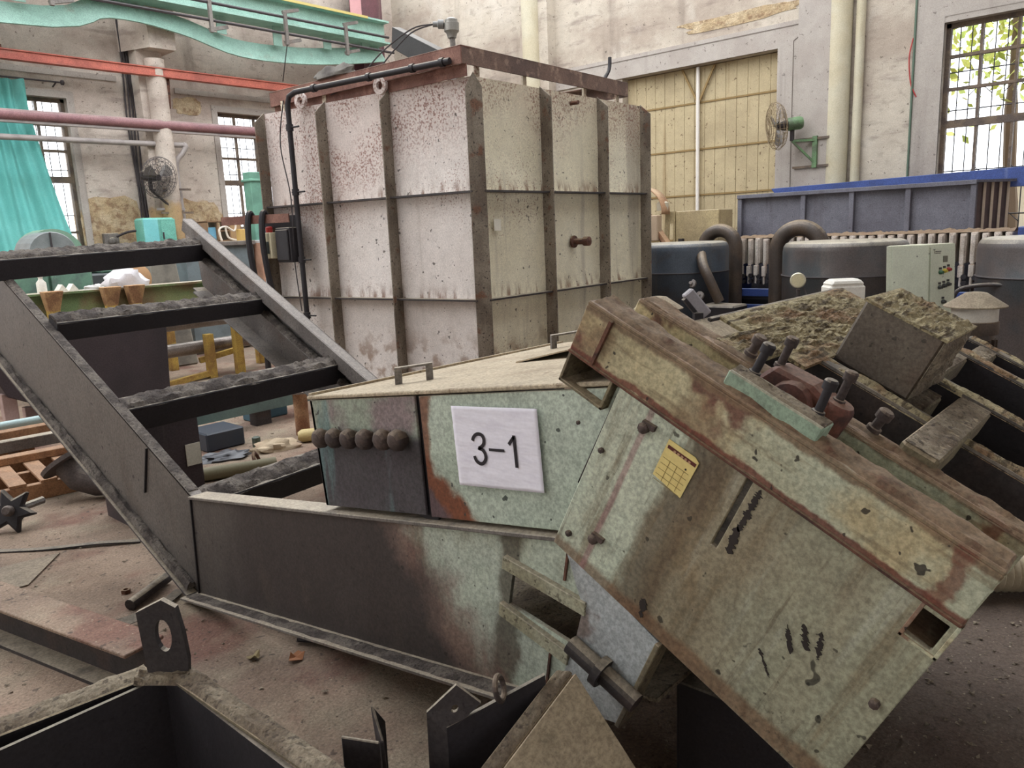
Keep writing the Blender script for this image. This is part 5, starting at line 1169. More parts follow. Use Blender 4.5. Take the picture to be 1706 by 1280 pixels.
# ---- ribbed white hose on the floor at the right
hz = thing('ribbed_hose', (3.45, .5, 0), 'thick white ribbed hose lying on the floor at the right', 'hose')
pth = smoothline([(3.15, .80, .10), (3.35, .55, .10), (3.5, .30, .10), (3.6, -.1, .10)], 30); mb = MB()
rs = [.085 + .007 * math.sin(i * 2.1) for i in range(len(pth))]; mb.tube(pth, rs, 16); mb.build('hose_body', plain('dirty_white_hose', (190, 178, 152), .6, 0, (160, 146, 122)), hz, True)
# ------------------------------------------------------------------ left background
M['teal_cab'] = Mat('teal_cabinet_paint', (104, 176, 158), .5).blotch((122, 190, 174), 2, .42, .62, .7).blotch((92, 120, 108), 5, .6, .72, .6).done()
M['aqua'] = plain('aqua_cabinet_paint', (120, 196, 198), .5, 0, (134, 206, 206))
tc = thing('tool_cabinet', (5.45, 12.15, 0), 'small teal two-door cabinet at the foot of the wall column', 'cabinet')
mb = MB(); mb.box(5.22, 5.72, 12.05, 12.36, 0, 1.92); mb.build('cabinet_body', M['teal_cab'], tc, bevel=.03)
mb = MB(); mb.box(5.225, 5.45, 12.035, 12.05, .05, 1.9); mb.build('cabinet_door', M['aqua'], tc, bevel=.008)
mb = MB(); mb.box(5.49, 5.715, 12.035, 12.05, .05, 1.9); dr2 = mb.build('cabinet_door', M['teal_cab'], tc, bevel=.008)
mb = MB(); mb.box(5.5, 5.52, 12.02, 12.035, 1.6, 1.7); mb.build('door_handle', M['cable'], dr2)
mb = MB(); mb.tube(smoothline([(5.0, 12.5, 1.66), (5.12, 12.4, 1.72), (5.24, 12.3, 1.74)], 4), .02, 6); mb.build('cable', M['cable'], tc)
sbx = MB(); sbx.box(4.88, 5.1, 12.66, 12.75, 1.5, 1.72); sbx.lathe((4.99, 12.66, 1.6), (0, -1, 0), [(.06, 0), (.06, .03), (.03, .05)], 10)
single(sbx, 'wall_switch', M['grey_steel'], (5.0, 12.7, 1.5), 'grey switch on the peeled plaster left of the teal cabinet', 'switch', bevel=.01)
# lathe with a domed cover
lt = thing('lathe', (3.3, 10.2, 0), 'old lathe with grey domed gear cover before the curtain', 'lathe')
mb = MB(); pts = []
for i in range(13):
    a = math.pi * i / 12; pts.append(V(3.29 + .26 * math.cos(a), 10.05, 1.46 + .25 * math.sin(a)))
mb.prism(pts + [V(3.03, 10.05, 1.2), V(3.55, 10.05, 1.2)][::1], (0, .5, 0)); mb.build('gear_cover', plain('lathe_grey', (132, 136, 136), .5, 0, (110, 116, 116)), lt, bevel=.01)
mb = MB(); mb.box(3.27, 3.285, 10.03, 10.05, 1.2, 1.7); mb.build('cover_seam', M['cable'], lt)
mb = MB(); vs = []
for i in range(13):
    a = math.pi * i / 12
    for y_ in (10.45, 10.85): vs.append(V(3.44 + .33 * math.cos(a), y_, 1.44 + .31 * math.sin(a)))
mb.add(vs, [(2 * i, 2 * i + 1, 2 * i + 3, 2 * i + 2) for i in range(12)] + [tuple(range(0, 26, 2)), tuple(range(25, 0, -2))]); mb.build('green_guard', plain('lathe_green', (120, 150, 130), .5), lt, True)
mb = MB(); mb.box(2.5, 4.6, 9.9, 10.6, .75, 1.2); mb.build('lathe_bed', plain('lathe_dark', (74, 78, 80), .5, 0, (56, 58, 60)), lt, bevel=.02)
for x in (2.6, 4.1):
    mb = MB(); mb.box(x, x + .4, 9.95, 10.55, 0, .75); mb.build('lathe_leg', M['dark_steel'], lt, bevel=.02)
mb = MB(); mb.box(3.75, 4.15, 9.95, 10.4, 1.2, 1.42); mb.build('carriage', plain('carriage_green', (112, 148, 130), .5), lt, bevel=.02)
# long beam on yellow trestles with parts lying on it
M['yellow'] = Mat('yellow_trestle_paint', (196, 164, 84), .6).blotch((150, 112, 66), 5, .45, .62, .8).done()
M['moss'] = Mat('mossy_green_beam', (132, 140, 96), .75).blotch((128, 106, 78), 1.5, .44, .58, .9).blotch((106, 138, 92), 2.4, .5, .64, .8, off=(4, 1, 2)).dust((176, 166, 150), .85).done()
lbm = thing('long_beam', (3.3, 8.45, .75), 'long mossy green steel beam resting on yellow trestles', 'beam')
mb = MB(); mb.box(1.6, 4.45, 8.40, 8.42, .86, 1.08); mb.build('beam_web', M['moss'], lbm)
mb = MB(); mb.box(1.6, 4.45, 8.35, 8.6, 1.07, 1.09); mb.build('beam_flange', M['moss'], lbm)
mb = MB(); mb.box(1.6, 4.45, 8.35, 8.6, .74, .76); mb.box(1.6, 4.45, 8.40, 8.42, .74, .88); mb.build('beam_flange', M['moss'], lbm)
for i, x in enumerate((2.58, 3.12, 3.36)):
    tt = thing('trestle', (x, 8.35, 0), ['yellow trestle leg at the near end of the mossy beam', 'first of two close yellow trestles under the mossy beam', 'second of two close yellow trestles under the mossy beam'][i], 'trestle', 'yellow trestles under the long beam')
    mb = MB(); mb.hexa([V(x, 8.24, 0), V(x + .1, 8.24, 0), V(x + .1, 8.33, 0), V(x, 8.33, 0)], [V(x, 8.24, .95), V(x + .1, 8.24, .95), V(x + .1, 8.33, .95), V(x, 8.33, .95)]); mb.build('post', M['yellow'], tt, bevel=.005)
    mb = MB(); mb.hexa([V(x, 8.24, .92), V(x + .1, 8.24, .92), V(x + .1, 8.34, .92), V(x, 8.34, .92)], [V(x - .03, 8.2, 1.11), V(x + .14, 8.2, 1.11), V(x + .14, 8.34, 1.11), V(x - .03, 8.34, 1.11)]); mb.build('cradle', Mat('trestle_rust%d' % i, (176, 138, 96), .8).blotch((130, 92, 66), 6, .44, .6, .8).done(), tt, bevel=.005)
# steel bars in front of the trestles and thick pipes on their rack
sbar = MB(); sbar.bar((2.7, 8.1, .80), (5.0, 8.1, .86), .05, .05)
rk = thing('pipe_rack', (4.4, 8.5, 0), 'yellow steel rack carrying horizontal pipes near the left wall', 'rack')
for (x, y_, h) in ((4.18, 8.35, .5), (4.50, 8.3, .86), (4.18, 9.3, .5), (5.05, 8.78, .5)):
    mb = MB(); mb.bar((x, y_, 0), (x, y_, h), .09, .09); mb.build('rack_post', M['yellow'], rk, bevel=.004)
mb = MB(); mb.bar((4.1, 8.45, .2), (4.6, 8.4, .28), .06, .06); mb.build('rack_rail', M['yellow'], rk)
mb = MB(); mb.bar((3.5, 8.32, .0), (4.18, 8.34, .06), .06, .06); mb.build('rack_rail', M['yellow'], rk)
mb = MB(); mb.bar((2.7, 8.1, .78), (4.9, 8.14, .84), .045, .045); mb.build('bar_stock', M['grey_steel'], rk)
M['bright_pipe'] = Mat('worn_steel_pipe', (150, 140, 134), .4, .4).blotch((104, 92, 88), 2.5, .44, .62, .9).dust((214, 206, 196), .6, .5, .9).done()
for i, (z, r, x1, y_) in enumerate(((.33, .075, 5.1, 8.55), (.58, .05, 4.9, 8.7), (.74, .04, 4.8, 8.5))):
    mb = MB(); mb.tube([(2.9, y_, z), (x1, y_, z + .02)], r, 14)
    single(mb, 'steel_pipe', M['bright_pipe'], (4.0, y_, z - r), ['thickest worn pipe lying low on the yellow rack', 'middle dark pipe lying on the yellow rack', 'thin upper pipe lying on the yellow rack'][i], 'pipe', 'pipes on the yellow rack', smooth=True)
# clutter on the mossy beam
bt_ = thing('plastic_bottle', (2.62, 8.47, 1.09), 'small white plastic bottle on the mossy beam', 'bottle')
mb = MB(); mb.lathe((2.62, 8.47, 1.09), (0, 0, 1), [(.045, 0), (.045, .1), (.02, .13), (.02, .15), (.024, .151), (.024, .175), (.02, .176)], 12); mb.build('bottle_body', M['jug'], bt_, True)
bag = MB(); bag.blob((3.42, 8.48, 1.09), (.22, 0, 0), (0, .11, 0), .17, 3, .35); single(bag, 'plastic_bag', plain('clear_bag', (206, 202, 204), .4), (3.4, 8.5, 1.09), 'crumpled clear plastic bag on the mossy beam', 'plastic bag', smooth=True)
for i, x in enumerate((2.8, 2.9)):
    mb = MB(); mb.prism([V(x - .05, 8.45, 1.09), V(x, 8.45, 1.16), V(x + .05, 8.45, 1.09)], (0, .12, 0)); single(mb, 'folded_card', M['jug'], (x, 8.5, 1.09), ['white folded card next to the bottle on the beam', 'white folded card farther from the bottle on the beam'][i], 'card', 'folded cards on the beam')
mb = MB(); mb.blob((3.1, 8.47, 1.09), (.11, 0, 0), (0, .05, 0), .045, 6, .4); single(mb, 'glove', plain('pale_glove', (186, 184, 180), .8), (3.1, 8.48, 1.09), 'pale work glove lying on the mossy beam', 'glove', smooth=True)
# green machine column and grey press behind the beam
gm = MB(); gm.box(2.9, 3.3, 9.0, 9.5, 0, 1.42); gm.box(2.2, 2.9, 9.05, 9.6, 0, 1.32); single(gm, 'milling_machine', plain('machine_green', (108, 146, 126), .5, 0, (80, 92, 92)), (2.8, 9.3, 0), 'green and dark machine base behind the mossy beam', 'machine', bevel=.03)
gs = MB(); gs.prism([V(4.0, 9.5, .0), V(4.6, 9.5, .0), V(4.45, 9.5, 1.44), V(4.15, 9.5, 1.44)], (0, .25, 0)); single(gs, 'machine_stand', plain('stand_grey', (140, 136, 126), .6, 0, (100, 96, 92)), (4.2, 9.1, 0), 'tapered grey machine stand behind the mossy beam', 'machine stand', bevel=.02)
tanr = MB(); tanr.lathe((3.78, 9.0, 1.14), (.2, -1, 0), [(.09, -.12), (.16, -.1), (.16, .0), (.10, .02)], 18); tanr.box(3.72, 3.84, 8.98, 9.1, 0, 1.0); single(tanr, 'grinding_wheel', plain('tan_wheel', (190, 150, 110), .7), (3.78, 9.05, 0), 'tan grinding wheel on a post behind the beam', 'grinding wheel', smooth=True)
# work bench by the second window with clutter
wb = thing('work_bench', (5.9, 10.4, 0), 'grey work bench under the second window', 'bench')
mb = MB(); mb.box(4.9, 5.97, 10.2, 10.9, 1.46, 1.52); mb.build('bench_top', M['grey_steel'], wb, bevel=.005)
mb = MB(); mb.box(4.95, 5.96, 10.25, 10.85, .1, 1.46); mb.build('bench_body', plain('bench_blue_grey', (116, 128, 132), .6, 0, (100, 108, 112)), wb)
cup = thing('steel_cupboard', (6.2, 10.2, 0), 'pale blue grey cupboard next to the work bench', 'cupboard')
M['cup'] = plain('pale_blue_grey', (186, 194, 198), .5, 0, (170, 178, 182))
mb = MB(); mb.box(6.02, 6.45, 10.1, 10.5, 0, 1.52); mb.build('cupboard_body', M['cup'], cup, bevel=.008)
mb = MB(); mb.box(6.08, 6.42, 10.085, 10.1, .1, 1.46); mb.build('cupboard_door', M['cup'], cup, bevel=.004)
mb = MB(); mb.box(5.985, 6.02, 10.1, 10.5, 0, 1.48); mb.build('wood_side', plain('worn_wood', (180, 140, 116), .7, 0, (150, 110, 90)), cup)
tp = MB(); tp.box(6.2, 6.44, 10.55, 10.75, 0, 2.5); tp.box(6.17, 6.47, 10.53, 10.77, 2.36, 2.4); single(tp, 'teal_post', plain('teal_post_paint', (110, 158, 138), .6, 0, (92, 134, 118)), (6.3, 10.65, 0), 'square teal post beside the second window', 'post', bevel=.01)
sb2 = thing('parts_rack', (5.65, 10.6, 1.52), 'small brown pigeonhole rack standing on the work bench', 'rack')
for (a_, b_, c_, d_) in ((5.42, 5.95, 1.79, 1.81), (5.42, 5.95, 1.52, 1.54), (5.42, 5.44, 1.52, 1.8), (5.58, 5.6, 1.52, 1.8), (5.76, 5.78, 1.52, 1.8), (5.93, 5.95, 1.52, 1.8), (5.6, 5.76, 1.66, 1.675)):
    mb = MB(); mb.box(a_, b_, 10.5, 10.75, c_, d_); mb.build('shelf_board', plain('brown_board', (128, 100, 74), .7) if 'bb' not in M else M['bb'], sb2); M.setdefault('bb', bpy.data.materials['brown_board'])
mb = MB(); mb.box(5.78, 5.93, 10.5, 10.7, 1.54, 1.79); mb.build('card_front', plain('cardboard', (164, 134, 98), .8), sb2)
mb = MB(); mb.box(5.44, 5.58, 10.55, 10.7, 1.54, 1.72); mb.build('blue_box', plain('blue_carton', (120, 180, 210), .6), sb2)
yb = MB(); yb.box(5.78, 5.93, 10.22, 10.36, 1.52, 1.68); single(yb, 'carton', plain('yellow_carton', (206, 172, 104), .7), (5.85, 10.3, 1.52), 'small yellow carton at the bench edge', 'carton', bevel=.004)
wr = MB(); wr.tube(smoothline([(5.52, 10.3, 1.53), (5.5, 10.3, 1.68), (5.6, 10.3, 1.72), (5.72, 10.3, 1.66), (5.75, 10.3, 1.75), (5.68, 10.3, 1.80), (5.6, 10.3, 1.76), (5.62, 10.3, 1.58), (5.74, 10.3, 1.53)], 6), .014, 6); single(wr, 'wire_coil', plain('white_cable', (224, 214, 200), .5), (5.63, 10.3, 1.52), 'looped white cable on the work bench', 'cable', smooth=True)
bl = MB(); bl.blob((6.2, 10.25, 1.52), (.11, 0, 0), (0, .08, 0), .09, 5, .35); single(bl, 'blue_cloth', plain('blue_cloth', (56, 76, 196), .8), (6.2, 10.25, 1.52), 'bright blue cloth on top of the cupboard', 'cloth', smooth=True)
wp = MB(); wp.blob((5.84, 10.84, 1.52), (.1, 0, 0), (0, .08, 0), .14, 9, .4); single(wp, 'crumpled_paper', M['jug'], (5.84, 10.84, 1.52), 'crumpled white paper at the bench corner', 'paper', smooth=True)
gj = thing('glass_jar', (4.55, 10.3, 1.2), 'small clear jar in front of the teal cabinet', 'jar')
mb = MB(); mb.lathe((4.52, 10.28, 1.2), (0, 0, 1), [(.05, 0), (.055, .02), (.055, .26), (.04, .3), (.042, .31), (.042, .34)], 14); mb.build('jar_body', plain('jar_glass', (200, 204, 200), .2), gj, True)
bt2 = MB()
for x in (3.75, 4.0, 4.2): bt2.box(x, x + .18, 10.15, 10.3, 1.42, 1.5)
# ------------------------------------------------------------------ dark hopper behind the tail, timber and floor clutter
hpn = thing('dark_hopper', (2.4, 7.1, 0), 'dark brown steel hopper standing behind the conveyor tail on pale legs', 'hopper')
M['hopper'] = Mat('dark_brown_hopper', (62, 52, 56), .6).blotch((50, 44, 48), 1.5, .42, .62, .8).streak((84, 76, 70), 6, .6, .74, .4).dust(DUST, .5).done()
mb = MB(); mb.prism([V(3.04, 6.8, .86), V(3.0, 6.8, .22), V(2.3, 6.8, .12), V(1.75, 6.8, .40), V(1.55, 6.8, .92)], (0, .7, 0)); mb.build('hopper_body', M['hopper'], hpn, bevel=.006)
M['pink_leg'] = plain('pale_pink_leg', (176, 152, 146), .7, 0, (150, 126, 120))
for (x, y_) in ((1.72, 6.84), (1.93, 6.84), (2.8, 7.3), (2.0, 7.35)):
    mb = MB(); mb.box(x, x + .1, y_, y_ + .08, 0, .42 if x < 1.8 else .2); mb.build('hopper_leg', M['pink_leg'], hpn, bevel=.004)
p2 = MB(); p2.box(1.58, 2.0, 4.22, 4.5, .0, .70)
pb = thing('dark_bin', (1.8, 4.35, 0), 'dark steel bin under the third crossbar with a white tag', 'bin')
mb = MB()
mb.box(1.56, 1.99, 4.22, 4.235, .0, .66); mb.box(1.56, 1.99, 4.53, 4.545, 0, .6); mb.box(1.56, 1.575, 4.235, 4.53, 0, .6); mb.box(1.975, 1.99, 4.235, 4.53, 0, .6); mb.box(1.575, 1.975, 4.235, 4.53, 0, .02); mb.build('bin_shell', M['hopper'], pb)
mb = MB(); mb.box(1.90, 1.985, 4.212, 4.218, .26, .385); mb.build('white_tag', plain('tag_white', (206, 204, 190), .6), pb)
# pallets
M['wood'] = Mat('pallet_wood', (158, 116, 82), .8).blotch((130, 92, 64), 4, .42, .62, .8, (3, 1, 1)).dust((150, 126, 104), .5).bump(.3, 20, .006).done()
def pallet(name, o, L, Wd, rz, z, label):
    t = thing(name, (o[0], o[1], z), label, 'pallet', 'pallets behind the tail arm')
    a = V(math.cos(rz), math.sin(rz), 0); b = V(-a.y, a.x, 0); o = V(o[0], o[1], z)
    for k in (0, .5, 1):
        mb = MB(); mb.obox(o + b * (Wd - .05) * k, a * L, b * .05, (0, 0, .1)); mb.build('stringer', M['wood'], t, bevel=.003)
    n = 8; src = None
    for i in range(n):
        if src is None:
            mb = MB(); mb.obox(o + V(0, 0, .1), a * .09, b * Wd, (0, 0, .018)); src = mb.build('slat', M['wood'], t, bevel=.002)
        else: piece(src, 'slat', a * ((L - .09) * i / (n - 1)), t)
    return t
pallet('wooden_pallet', (.45, 5.32), 1.25, .75, -.12, 0, 'orange brown wooden pallet flat on the floor behind the tail arm')
pallet('wooden_pallet', (.45, 6.25), 1.25, .5, -.08, 0, 'wooden pallet farther back with steel lengths across it')
for i, (p, q, w_, h_, mt, lab) in enumerate([((.3, 5.95, .145), (2.0, 5.75, .145), .10, .05, 'wood', 'long timber plank lying on the nearest pallet'), ((.3, 6.25, .16), (2.05, 6.15, .16), .09, .08, 'grey_steel', 'grey steel channel lying across the back pallet'), ((.3, 6.48, .17), (2.0, 6.42, .17), .1, .1, 'wood', 'squared timber lying on the back pallet')]):
    mb = MB(); mb.bar(p, q, w_, h_); single(mb, 'timber' if mt == 'wood' else 'steel_length', M[mt], V(p).lerp(V(q), .5) - V(0, 0, h_ / 2), lab, 'timber' if mt == 'wood' else 'steel bar', bevel=.004)
mb = MB(); mb.tube([(.5, 6.5, .26), (1.75, 6.05, .33)], .028, 10); single(mb, 'pale_tube', plain('pale_blue_tube', (160, 182, 182), .5), (1.1, 6.3, .24), 'pale blue tube leaning across the timber behind the tail arm', 'tube', smooth=True)
# flanged elbow
el = thing('flanged_elbow', (1.6, 4.95, 0), 'rusty flanged pipe elbow lying on the floor behind the tail arm', 'pipe elbow')
M['iron'] = Mat('dull_cast_iron', (92, 82, 78), .7).blotch((66, 56, 54), 5, .42, .62, .8).dust((130, 118, 108), .6).done()
ep = arc((1.66, 5.12, .10), V(0, 0, 1), V(-.96, .28, 0), .16, math.pi, math.pi * .5, 8)
mb = MB(); mb.tube([V(1.95, 4.72, .085), V(1.78, 4.83, .085), V(1.66, 4.92, .09), V(1.585, 5.01, .13), V(1.56, 5.07, .2)], [.07, .07, .075, .078, .08], 16); mb.build('elbow_body', M['iron'], el, True)
fl_ax = V(-.25, .45, .7).normalized()
mb = MB(); mb.lathe((1.555, 5.085, .225), fl_ax, [(.07, -.012), (.15, -.012), (.15, .014), (.075, .014), (.07, -.05)], 26); mb.build('flange', M['iron'], el, True)
mb = MB(); mb.torus((1.80, 4.815, .085), V(-.84, .55, 0), .072, .01, 20, 6); mb.build('weld_ring', M['iron'], el, True)
# star shaped casting
st = thing('star_sprocket', (1.1, 4.75, 0), 'black star shaped sprocket lying at the left edge of the floor', 'sprocket')
sc0 = V(1.13, 4.72, .12); sn_ = V(-.55, -.75, .35).normalized(); su = sn_.cross(V(0, 0, 1)).normalized(); sw_ = su.cross(sn_)
pts = []
for k in range(12):
    a = 2 * math.pi * k / 12 + .2; r = .135 if k % 2 == 0 else .065; pts.append(sc0 + (su * math.cos(a) + sw_ * math.sin(a)) * r)
mb = MB(); mb.prism(pts, sn_ * -.05); mb.build('star_body', M['black_steel'], st, bevel=.01)
mb = MB(); mb.lathe(sc0, sn_, [(.03, -.08), (.03, .02), (.02, .04)], 12); mb.build('hub', M['iron'], st, True)
mb = MB(); mb.tube([sc0 - sn_ * .04, sc0 + V(.2, .12, -.02)], .022, 8); mb.build('stub_shaft', M['grey_steel'], st, True)
# flat strips, rod, nut, sheet
def flat(name, pts, w_, t_, mat, label, cat='steel strip'):
    mb = MB(); p = smoothline([V(q) for q in pts], 6); ribbon(mb, p, w_, (0, 0, 1), t_); return single(mb, name, mat, pts[len(pts) // 2], label, cat)
flat('steel_strip', [(.95, 4.5, .002), (1.15, 4.28, .004), (1.35, 4.1, .012), (1.5, 3.97, .004)], .035, .006, M['black_steel'], 'dark flat strip on the floor near the left edge')
mb = MB(); ribbon(mb, smoothline([(.79, 3.35, .02), (.9, 3.16, .03), (1.04, 3.09, .03), (1.2, 3.12, .02), (1.35, 3.22, .012)], 8), .04, (-.4, -.5, .75), .005)
single(mb, 'rubber_strip', M['black_steel'], (1.05, 3.1, 0), 'curved black rubber strip on the floor under the lug plate', 'rubber strip')
mb = MB(); mb.tube([(1.14, 3.23, .026), (1.36, 3.36, .03)], .024, 10); single(mb, 'steel_rod', M['dark_steel'], (1.25, 3.3, 0), 'short dark rod on the floor against the trough bend', 'rod', smooth=True)
mb = MB(); mb.lathe((1.2, 3.42, 0), (0, 0, 1), [(.02, 0), (.02, .018), (.011, .018), (.011, .004)], 6); single(mb, 'hex_nut', M['rust'], (1.2, 3.42, 0), 'single rusty nut on the floor left of the trough', 'nut')
mb = MB(); mb.prism([V(.4, 4.3, .003), V(1.18, 4.16, .003), V(.95, 3.87, .003), V(.4, 3.99, .003)], (0, 0, .004)); single(mb, 'floor_sheet', Mat('dusty_sheet', (138, 124, 106), .85).blotch((112, 98, 84), 3, .42, .62, .8).dust((150, 138, 120), .6).done(), (.8, 4.1, 0), 'thin dusty steel sheet lying flat at the left edge', 'metal sheet')
bo = thing('loose_bolt', (1.47, 2.34, 0), 'dark stud with nuts lying beside the trough flange', 'bolt')
mb = MB(); mb.tube([(1.43, 2.43, .016), (1.50, 2.30, .02)], .012, 8); mb.build('shank', M['black_steel'], bo, True)
mb = MB(); mb.lathe((1.49, 2.315, .02), (.47, -.88, 0), [(.024, -.012), (.024, .012)], 6); mb.build('nut', M['black_steel'], bo)
def leaf(loc, s, mat, label, seed):
    mb = MB(); vs = []; rn = random.Random(seed); n = 9; c = V(loc); vs.append(c + V(0, 0, .006))
    for k in range(n):
        a = 2 * math.pi * k / n; r = s * rn.uniform(.55, 1.15); vs.append(c + V(math.cos(a) * r, math.sin(a) * r, rn.uniform(.0, .03)))
    mb.add(vs, [(0, k + 1, (k + 1) % n + 1) for k in range(n)]); o = single(mb, 'dry_leaf', mat, loc, label, 'leaf', 'dry leaves on the floor'); md = o.modifiers.new('t', 'SOLIDIFY'); md.thickness = .0015
leaf((1.36, 2.34, .0), .035, plain('brown_leaf', (150, 100, 66), .8), 'brown curled dry leaf beside the trough flange', 3)
leaf((1.265, 2.46, .0), .03, plain('olive_leaf', (140, 126, 92), .8), 'olive dry leaf on the floor left of the brown one', 8)
leaf((1.02, 2.72, .05), .03, plain('grey_leaf', (128, 112, 90), .8), 'grey dry leaf lying on the steel girder at the left', 12)
leaf((.79, 4.42, .0), .05, plain('pale_leaf', (176, 164, 140), .8), 'pale dry leaf at the left edge of the floor', 15)
# clutter seen through the conveyor frame
gch = thing('green_channel', (3.4, 5.72, 0), 'blue green steel channel on blocks seen through the tail frame', 'steel channel')
M['bluegreen'] = plain('blue_green_paint', (104, 126, 122), .6, 0, (86, 100, 100))
mb = MB(); mb.box(2.4, 3.72, 5.72, 5.735, .12, .235); mb.build('channel_web', M['bluegreen'], gch)
mb = MB(); mb.box(2.4, 3.72, 5.735, 5.82, .225, .237); mb.build('channel_flange', M['hood_top'], gch)
for x in (2.55, 3.2):
    mb = MB(); mb.box(x, x + .14, 5.74, 5.84, 0, .225); mb.build('support_block', M['dark_steel'], gch)
po = thing('rusty_post', (3.27, 5.17, 0), 'short rusty post with a round cap plate behind the hood', 'post')
mb = MB(); mb.lathe((3.27, 5.17, 0), (0, 0, 1), [(.055, 0), (.055, .34)], 14); mb.build('post_tube', M['rust_bright'], po, True)
mb = MB(); mb.lathe((3.27, 5.17, .34), (0, 0, 1), [(.12, 0), (.12, .015), (.01, .016)], 20); mb.build('cap_plate', M['bright_pipe'], po, True)
mb = MB(); mb.box(2.55, 2.85, 5.3, 5.6, 0, .14); o = single(mb, 'battery', plain('battery_blue_black', (46, 54, 66), .4), (2.7, 5.45, 0), 'dark blue battery like block on the floor behind the tail', 'battery', bevel=.01)
mb = MB(); mb.lathe((2.86, 5.16, 0), (0, 0, 1), [(.03, 0), (.03, .07), (.02, .075)], 12); single(mb, 'small_tin', plain('tin_green', (74, 84, 74), .5), (2.86, 5.16, 0), 'small dark green tin standing on the floor', 'tin', smooth=True)
mb = MB(); mb.blob((2.9, 4.96, 0), (.15, -.07, 0), (.04, .08, 0), .07, 3, .45); single(mb, 'pale_rag', plain('pale_rag', (190, 172, 146), .9, 0, (150, 126, 104)), (2.9, 4.96, 0), 'crumpled pale rag on the floor behind the tail', 'rag', smooth=True)
mb = MB(); mb.lathe((3.1, 4.98, .05), (.8, -.5, 0), [(.03, 0), (.05, .03), (.05, .16), (.03, .19), (.02, .2)], 12); single(mb, 'yellowish_bottle', plain('yellowed_plastic', (206, 186, 130), .5), (3.08, 4.95, 0), 'yellowed plastic bottle lying on the floor near the hood', 'bottle', smooth=True)
mb = MB(); mb.blob((2.55, 5.06, 0), (.16, -.07, 0), (.04, .08, 0), .05, 8, .5); single(mb, 'dark_bag', plain('black_bag', (70, 72, 78), .35), (2.55, 5.05, 0), 'crumpled black plastic bag on the floor behind the bin', 'plastic bag', smooth=True)
mb = MB(); mb.tube([(2.1, 4.72, .045), (2.62, 4.50, .045)], .045, 12); single(mb, 'olive_tube', plain('olive_tube', (120, 114, 88), .6), (2.3, 4.6, 0), 'olive tube lying on the floor behind the last crossbar', 'tube', smooth=True)
mb = MB(); mb.torus((2.55, 4.62, .06), (.7, -.6, .3), .055, .012, 20, 6); single(mb, 'steel_ring', M['rust'], (2.55, 4.62, 0), 'rusty ring standing against the olive tube', 'ring', smooth=True)
mb = MB(); mb.mound(V(2.95, 5.78, .237), V(3.3, 5.78, .237), (0, 1, 0), .12, .06, 14, 6, .9); single(mb, 'scrap_heap', M['dark_crust'], (3.1, 5.78, .237), 'small heap of scrap on the blue green channel', 'scrap', smooth=True)
mb = MB(); mb.box(3.25, 3.6, 5.9, 6.05, .0, .3); single(mb, 'blue_toolbox', plain('dark_teal_box', (62, 96, 110), .5), (3.4, 6.0, 0), 'dark teal box behind the blue green channel', 'box', bevel=.01)

# ------------------------------------------------------------------ foreground steelwork
tg = thing('open_trough', (.3, 1.3, 0), 'open dark steel trough with dusty rim in the near left corner', 'trough')
def ragged(p, q, n, amp, seed): return [V(p).lerp(V(q), i / n) + V(0, amp * noise.noise(V(i * .6, seed, 0)), amp * noise.noise(V(i * .5, seed, 5))) for i in range(n + 1)]
mb = MB(); mb.box(-.5, .70, 1.825, 1.835, 0, .45); mb.build('trough_wall', M['black_steel'], tg)
mb = MB(); mb.box(.70, .712, .5, 1.835, 0, .45); mb.build('trough_wall', M['black_steel'], tg)
mb = MB(); mb.box(-.5, .70, .5, 1.83, .05, .06); mb.build('trough_bottom', M['black_steel'], tg)
mb = MB(); mb.obox(V(-.5, 2.05, .40), (1.19, -.205, .04), (0, .07, 0), (0, 0, .012)); mb.build('rim_flange', M['olive_plate'], tg, bevel=.003)
mb = MB(); mb.obox(V(-.5, 2.05, .07), (1.19, -.205, .04), (0, .01, 0), (0, 0, .34)); mb.build('trough_wall', M['black_steel'], tg)
mb = MB(); mb.mound(V(-.5, 2.09, .412), V(.68, 1.885, .452), (.18, .98, 0), .066, .012, 60, 4, .8); mb.build('debris_crust', M['crust'], tg, True)
mb = MB(); mb.obox(V(.695, 1.84, .45), (.04, -1.3, -.0), (.055, 0, 0), (0, 0, .012)); mb.build('rim_flange', M['olive_plate'], tg, bevel=.003)
mb = MB(); mb.mound(V(.725, 1.82, .462), V(.755, .6, .462), (1, 0, 0), .055, .016, 70, 14, .9); mb.build('debris_crust', M['crust'], tg, True)
# lug plate with a hole, welded at the corner
lu0 = V(.668, 1.840, .455); du = V(.062, -.078, 0); dn_ = V(.78, .63, 0) * .016
L_ = lambda u, v: lu0 + du * u + V(0, 0, .205 * v) + V(-.01, -.0, 0) * v
outer = [L_(0, 0), L_(1.0, 0), L_(1.08, .25), L_(1.07, .6), L_(1.0, .92), L_(.68, 1.02), L_(.0, .86)]
hole = [L_(.58, .56) + du * (.20 * math.cos(a)) + V(0, 0, .042 * math.sin(a)) for a in [2 * math.pi * k / 20 for k in range(20)]]
mb = MB(); mb.holed(outer, [hole], dn_); mb.build('lug_plate', M['dark_steel'], tg, bevel=.002)
mb = MB(); mb.mound(lu0 - du * .15 + V(-.01, 0, .0), lu0 + du * 1.15 + V(-.01, 0, 0), (.78, .63, 0), .05, .02, 24, 9, .9); mb.build('weld_bead', M['crust'], tg, True)
